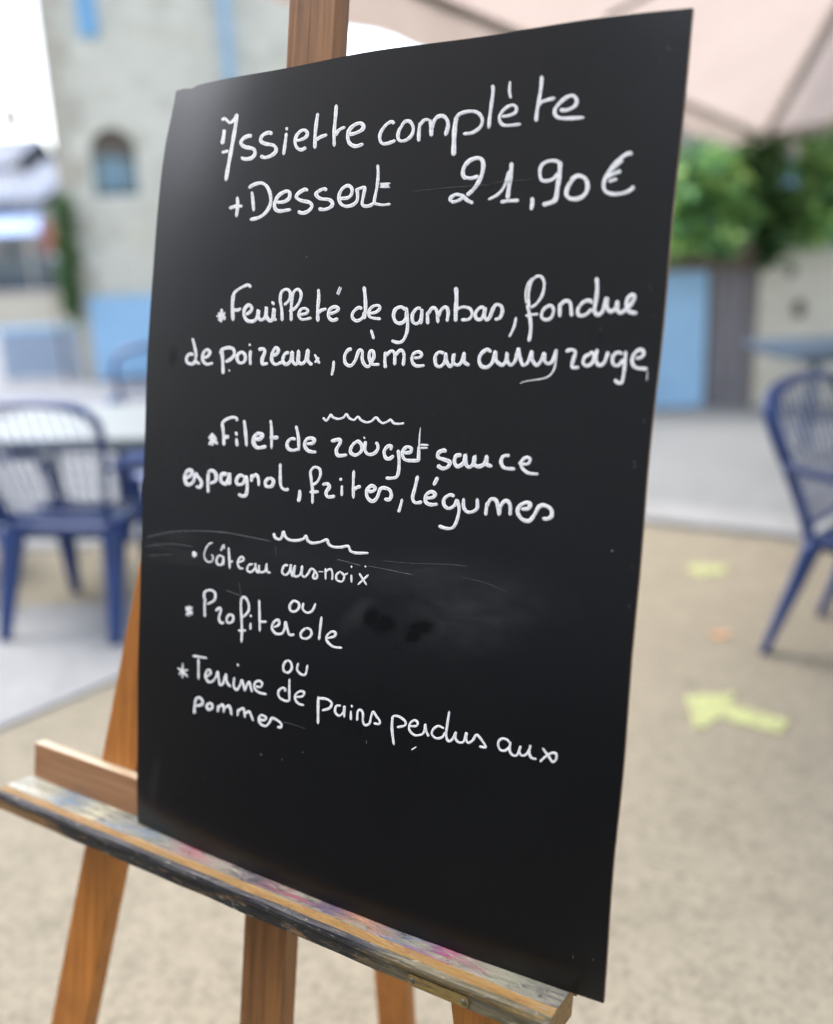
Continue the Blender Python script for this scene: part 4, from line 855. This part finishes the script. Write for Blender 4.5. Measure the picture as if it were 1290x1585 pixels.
p = at_y(17, 186, 15.0); lp = empty('street_lamp', (p.x, 15.0, 0)); bm = bmesh.new(); tube(bm, [(0, 0, 0), (0, 0, .5), (0, 0, p.z - .2)], [.035, .02, .012], 10); mesh('post', bm, plain('grey_metal', (.35, .36, .37), .4), lp)
bm = bmesh.new(); bmesh.ops.create_cone(bm, cap_ends=True, segments=12, radius1=.10, radius2=.16, depth=.26); bmesh.ops.translate(bm, verts=bm.verts[:], vec=(0, 0, p.z - .02)); mesh('lantern', bm, plain('lantern_glass', (.5, .5, .49), .3), lp)
bm = bmesh.new(); bmesh.ops.create_cone(bm, cap_ends=True, segments=12, radius1=.19, radius2=.03, depth=.10); bmesh.ops.translate(bm, verts=bm.verts[:], vec=(0, 0, p.z + .165)); mesh('cap', bm, plain('lamp_cap', (.3, .3, .3), .5), lp)
tag(lp, 'grey street lamp standing against the white sky at the far left', 'street lamp')

# ------------------------------------------------------------------ right: garden wall with low doors, bushes, canopy
m_gwall = stone('tan_wall_stone', (0.60, 0.57, 0.47), (0.76, 0.74, 0.63), (0.68, 0.66, 0.56), 0.9)
WA = at_z(950, 636, 0); WB_ = at_z(1184, 636, 0); WY = (WA.y + WB_.y) / 2
gw = empty('garden_wall', (WA.x - 1.2, WY, 0)); GX = WA.x - 1.2
tag(gw, 'tan stone garden wall with two low wooden doors at the right', 'wall')
def gpt(x, y): p = at_y(x, y, WY); return (p.x - GX, p.z)
d0, dz = gpt(985, 422); d1, _ = gpt(1101, 422); d2, _ = gpt(1178, 430); _, wt = gpt(1100, 325)
bm = bmesh.new(); holed(bm, [(0, 0), (6.5, 0), (6.5, wt), (0, wt)], [[(d0, .002), (d2, .002), (d2, dz), (d0, dz)]], 0, .12)
for q in (((0,0,wt),(6.5,0,wt),(6.5,.5,wt),(0,.5,wt)), ((0,.5,0),(6.5,.5,0),(6.5,.5,wt),(0,.5,wt)), ((0,0,0),(0,.5,0),(0,.5,wt),(0,0,wt)), ((6.5,0,0),(6.5,.5,0),(6.5,.5,wt),(6.5,0,wt))): bm.faces.new([bm.verts.new(p_) for p_ in q])
mesh('stonework', bm, m_gwall, gw)
bm = bmesh.new(); box(bm, d0 - .12, d2 + .10, -.03, .10, dz + .002, dz + .13, bev=.01); mesh('lintel', bm, wood('lintel_oak', (.10, .07, .05), (.26, .20, .14), 0), gw)
bm = bmesh.new(); n_ = 5
for k in range(n_): box(bm, d0 + (d1 - d0) * k / n_ + .002, d0 + (d1 - d0) * (k+1) / n_ - .002, .05, .085, .015, dz - .005, bev=.003)
dr = mesh('door', bm, m_paleblue, gw); dr['label'] = 'pale blue boarded door'
bm = bmesh.new(); box(bm, d0 + .03, d0 + .13, .03, .049, dz * .42, dz * .50, bev=.005); mesh('latch', bm, m_dim, dr)
bm = bmesh.new(); n_ = 4
for k in range(n_): box(bm, d1 + .03 + (d2 - d1 - .03) * k / n_ + .003, d1 + .03 + (d2 - d1 - .03) * (k+1) / n_ - .003, .05, .085, .015, dz - .005, bev=.003)
dr = mesh('door', bm, wood('weathered_grey_wood', (.17, .165, .18), (.30, .29, .31), 2, .8, .4), gw); dr['label'] = 'weathered grey-brown boarded door'
bm = bmesh.new(); box(bm, d1, d1 + .028, .045, .10, .003, dz - .001); mesh('door_post', bm, m_dim, gw)
for (x, y, r) in ((1237, 478, .05), (1226, 418, .04)):
    gx_, gz_ = gpt(x, y); bm = bmesh.new(); bmesh.ops.create_uvsphere(bm, u_segments=10, v_segments=6, radius=1); bmesh.ops.scale(bm, verts=bm.verts[:], vec=(r, .03, r * 1.5)); bmesh.ops.translate(bm, verts=bm.verts[:], vec=(gx_, -.005, gz_)); mesh('putlog_stone', bm, m_dim if y > 450 else plain('dark_stone', (.22, .22, .19), .9), gw, smooth=True)
def bush(pix, label, n=3000, mat=None, size=.05, base=None, dy=-.12):
    cl = []
    for (x, y, rx, rz_, tn) in pix: cl.append((at_y(x, y, WY + dy), (rx, .22, rz_), tn, 1.0 / len(pix)))
    b = at_y(base[0], base[1], WY + .62); b = Vector((b.x, WY + .62, 0))
    st_ = [([b, b + Vector((0, -.05, wt * .7)), Vector((b.x, WY + .3, wt + .15)), cl[i][0]], .03) for i in range(min(4, len(cl)))]
    return shrub('hanging_shrub', b, st_, cl, n, size, mat or m_leaf, label, 'shrub', 'shrubs hanging over the garden wall')
bush([(1058, 330, .20, .24, .55), (1090, 290, .20, .18, .62), (1112, 262, .16, .13, .75), (1070, 352, .18, .13, .62), (1060, 290, .16, .2, .25), (1128, 330, .16, .16, .7), (1150, 300, .12, .16, .55), (1105, 375, .14, .06, .5)], 'large bright green shrub spilling over the garden wall next to the menu board', 1300, size=.075, base=(1085, 300))
bush([(1182, 243, .14, .13, .35), (1172, 268, .12, .12, .25), (1160, 285, .1, .14, .3)], 'dark green shrub tip reaching up under the corner of the pink canopy', 520, m_leafd, size=.06, base=(1180, 300))
bush([(1203, 325, .12, .14, .45), (1200, 350, .10, .14, .2), (1192, 378, .06, .13, .22), (1215, 310, .10, .08, .6)], 'small dark trailing shrub hanging down the wall to the right of the low doors', 520, m_leafd, size=.06, base=(1200, 300))
bush([(1275, 265, .16, .22, .65), (1290, 310, .2, .2, .55), (1245, 330, .12, .12, .8), (1262, 350, .13, .08, .7), (1320, 280, .3, .3, .5)], 'light green shrub over the garden wall at the right edge of the picture', 1100, size=.075, base=(1290, 300))
# the house behind the bushes
gh = at_y(960, 0, 13.5); bh = empty('stone_barn', (gh.x - .5, 13.5, 0)); bm = bmesh.new()
bx0 = at_y(1215, 275, 13.5).x - gh.x + .5; bx1 = at_y(1240, 275, 13.5).x - gh.x + .5; bz0 = at_y(1230, 288, 13.5).z; bz1 = at_y(1230, 255, 13.5).z
holed(bm, [(0, 0), (9, 0), (9, 3.6), (0, 3.6)], [[(bx0, bz0), (bx1, bz0), (bx1, bz1), (bx0, bz1)]], 0, .2)
for q in (((0,0,0),(0,6,0),(0,6,3.6),(0,0,3.6)), ((9,0,0),(9,0,3.6),(9,6,3.6),(9,6,0)), ((0,6,0),(9,6,0),(9,6,3.6),(0,6,3.6))): bm.faces.new([bm.verts.new(p_) for p_ in q])
mesh('wall', bm, stone('grey_barn_stone', (.30, .30, .27), (.38, .38, .34), (.34, .34, .31), .7), bh)
bm = bmesh.new(); box(bm, bx0 - .01, bx1 + .01, .15, .18, bz0 - .01, bz1 + .01); mesh('window', bm, m_blue, bh)
bm = bmesh.new()
for ya, yb in ((-.4, 3), (6.4, 3)): hexa(bm, [(-.4, ya, 3.58), (9.4, ya, 3.58), (9.4, yb, 4.9), (-.4, yb, 4.9)], [(-.4, ya, 3.7), (9.4, ya, 3.7), (9.4, yb, 5.04), (-.4, yb, 5.04)])
mesh('roof', bm, m_tile, bh); tag(bh, 'grey stone barn with one blue window behind the garden shrubs', 'barn')

# unseen house added behind the viewer on the left to shape the board's reflection (it shows only as the warm sheen in the board)
m_warm = stone('unseen_townhouse_stone', (0.68, 0.605, 0.53), (0.74, 0.67, 0.595), (0.68, 0.61, 0.54), .6)
th = empty('unseen_townhouse', (-9.6, 1.7, 0), R_(-86)); TL, TH_ = 20.0, 12.2; ops = []
for zz, hh in ((.02, 2.3), (3.4, 1.6), (6.0, 1.6), (8.7, 1.3)):
    for k in range(5): ops.append((1.2 + k * 3.0, 2.3 + k * 3.0, zz, zz + hh))
bm = bmesh.new(); holed(bm, [(0, 0), (TL, 0), (TL, TH_), (0, TH_)], [[(a, z0), (b, z0), (b, z1), (a, z1)] for a, b, z0, z1 in ops], 0, -.25)
for q in (((0,0,0),(0,-8,0),(0,-8,TH_),(0,0,TH_)), ((TL,0,0),(TL,0,TH_),(TL,-8,TH_),(TL,-8,0)), ((0,-8,0),(TL,-8,0),(TL,-8,TH_),(0,-8,TH_)), ((0,0,TH_),(TL,0,TH_),(TL,-8,TH_),(0,-8,TH_))): bm.faces.new([bm.verts.new(p_) for p_ in q])
mesh('wall', bm, m_warm, th)
for a, b, z0, z1 in ops: bm = bmesh.new(); box(bm, a - .01, b + .01, -.24, -.2, z0 - .01, z1 + .01); mesh('door' if z0 < 1 else 'shutter', bm, m_gb, th)
bm = bmesh.new()
for ya, yb in ((.4, -4), (-8.4, -4)): hexa(bm, [(-.3, ya, TH_), (TL + .3, ya, TH_), (TL + .3, yb, TH_ + 1.4), (-.3, yb, TH_ + 1.4)], [(-.3, ya, TH_ + .12), (TL + .3, ya, TH_ + .12), (TL + .3, yb, TH_ + 1.52), (-.3, yb, TH_ + 1.52)])
mesh('roof', bm, m_tile, th); tag(th, 'unseen warm stone house with grey-blue shutters, added behind the viewer for the board reflection', 'house')
# the pink canopy: three sloping panels round a raised centre, a hem all round, hip ribs and a pole
t = NT('pink_canvas'); v = t.coord(); f = t.noise(v, 2.2, 5, 0.6); wv = t.noise(v, 220, 2)
c = t.ramp(f, [(0.3, (0.36, 0.30, 0.268)), (0.7, (0.40, 0.336, 0.302))]); t.set(c, 0.9, 0.1); t.bump(f, 0.5, 0.05)
tr = t.n('BsdfTranslucent'); t.l(c, tr.inputs['Color']); ms = t.n('MixShader'); ms.inputs[0].default_value = 0.62
t.l(t.b.outputs[0], ms.inputs[1]); t.l(tr.outputs[0], ms.inputs[2]); t.l(ms.outputs[0], t.out.inputs['Surface']); m_pink = t.m
C1 = at_z(1182, 240, 2.0); pL = at_z(536, 36, 2.0); dl = (pL - C1).normalized(); C0 = C1 + dl * 7.4; C2 = C1 + Vector((.26, -.966, 0)) * 6.6
HV = .17
apex = C1 + Vector((-.15, -.989, 0)) * 4.6; apex.z = 2.0 + HV + 1.30
cano = empty('shade_canopy', (apex.x, apex.y, 0)); O_ = Vector((apex.x, apex.y, 0)); tag(cano, 'pale pink fabric shade canopy overhead at the upper right, with grey ribs', 'canopy')
cor = [C0, C1, C2]; bm = bmesh.new(); N = 14
def roofp(a, b, s, r): 
    base = a.lerp(b, s) + Vector((0, 0, HV)); p_ = base.lerp(apex, r); p_.z -= .10 * math.sin(math.pi * s) * math.sin(math.pi * min(1, r * 1.0)) ; return p_
for a, b in ((C0, C1), (C1, C2), (C2, C0)):
    gr = [[bm.verts.new(roofp(a, b, s / N, r / 8) - O_) for s in range(N + 1)] for r in range(9)]
    for r in range(8):
        for s in range(N): bm.faces.new((gr[r][s], gr[r][s+1], gr[r+1][s+1], gr[r+1][s]))
bmesh.ops.remove_doubles(bm, verts=bm.verts[:], dist=.0005)
mesh('roof_fabric', bm, m_pink, cano, smooth=True)
for a, b in ((C0, C1), (C1, C2), (C2, C0)):
    bm = bmesh.new(); n_ = 60; up_ = []; dn = []
    for s in range(n_ + 1):
        p_ = a.lerp(b, s / n_) - O_; nn = (b - a).normalized().cross(Vector((0, 0, 1))); wv_ = .012 * math.sin(s * 1.7) + .008 * math.sin(s * .6)
        up_.append(bm.verts.new(p_ + Vector((0, 0, HV + .004)))); dn.append(bm.verts.new(p_ + nn * wv_ + Vector((0, 0, .008 * math.sin(s * .9)))))
    for s in range(n_): bm.faces.new((up_[s], up_[s+1], dn[s+1], dn[s]))
    mesh('hem', bm, m_pink, cano, smooth=True)
m_rib = plain('grey_aluminium', (.30, .28, .26), .5, .08)
for cn in cor:
    bm = bmesh.new(); a = cn + Vector((0, 0, HV - .045)) - O_; b = apex + Vector((0, 0, -.09)) - O_; a = a.lerp(b, .01); tube(bm, [a, b], .036, 8); mesh('rib', bm, m_rib, cano, smooth=True)
for a, b in ((C0, C1), (C1, C2), (C2, C0)):
    bm = bmesh.new(); tube(bm, [a.lerp(b, .01) + Vector((0, 0, HV - .02)) - O_, a.lerp(b, .99) + Vector((0, 0, HV - .02)) - O_], .016, 8); mesh('edge_bar', bm, m_rib, cano)
bm = bmesh.new(); tube(bm, [(0, 0, .06), (0, 0, apex.z - .08)], .035, 12); mesh('pole', bm, m_rib, cano, smooth=True)
bm = bmesh.new(); bmesh.ops.create_cone(bm, cap_ends=True, segments=24, radius1=.38, radius2=.34, depth=.06); bmesh.ops.translate(bm, verts=bm.verts[:], vec=(0, 0, .03)); mesh('base', bm, m_rib, cano)
sa = at_y(940, 26, 4.2); sb = at_y(1060, -36, 3.9)
bm = bmesh.new(); mid = C0.lerp(C1, .40) + Vector((0, 0, HV - .03)); tube(bm, [sa - O_, sb - O_], .010, 6); mesh('strut', bm, plain('dark_strut', (.08, .07, .07), .5), cano)
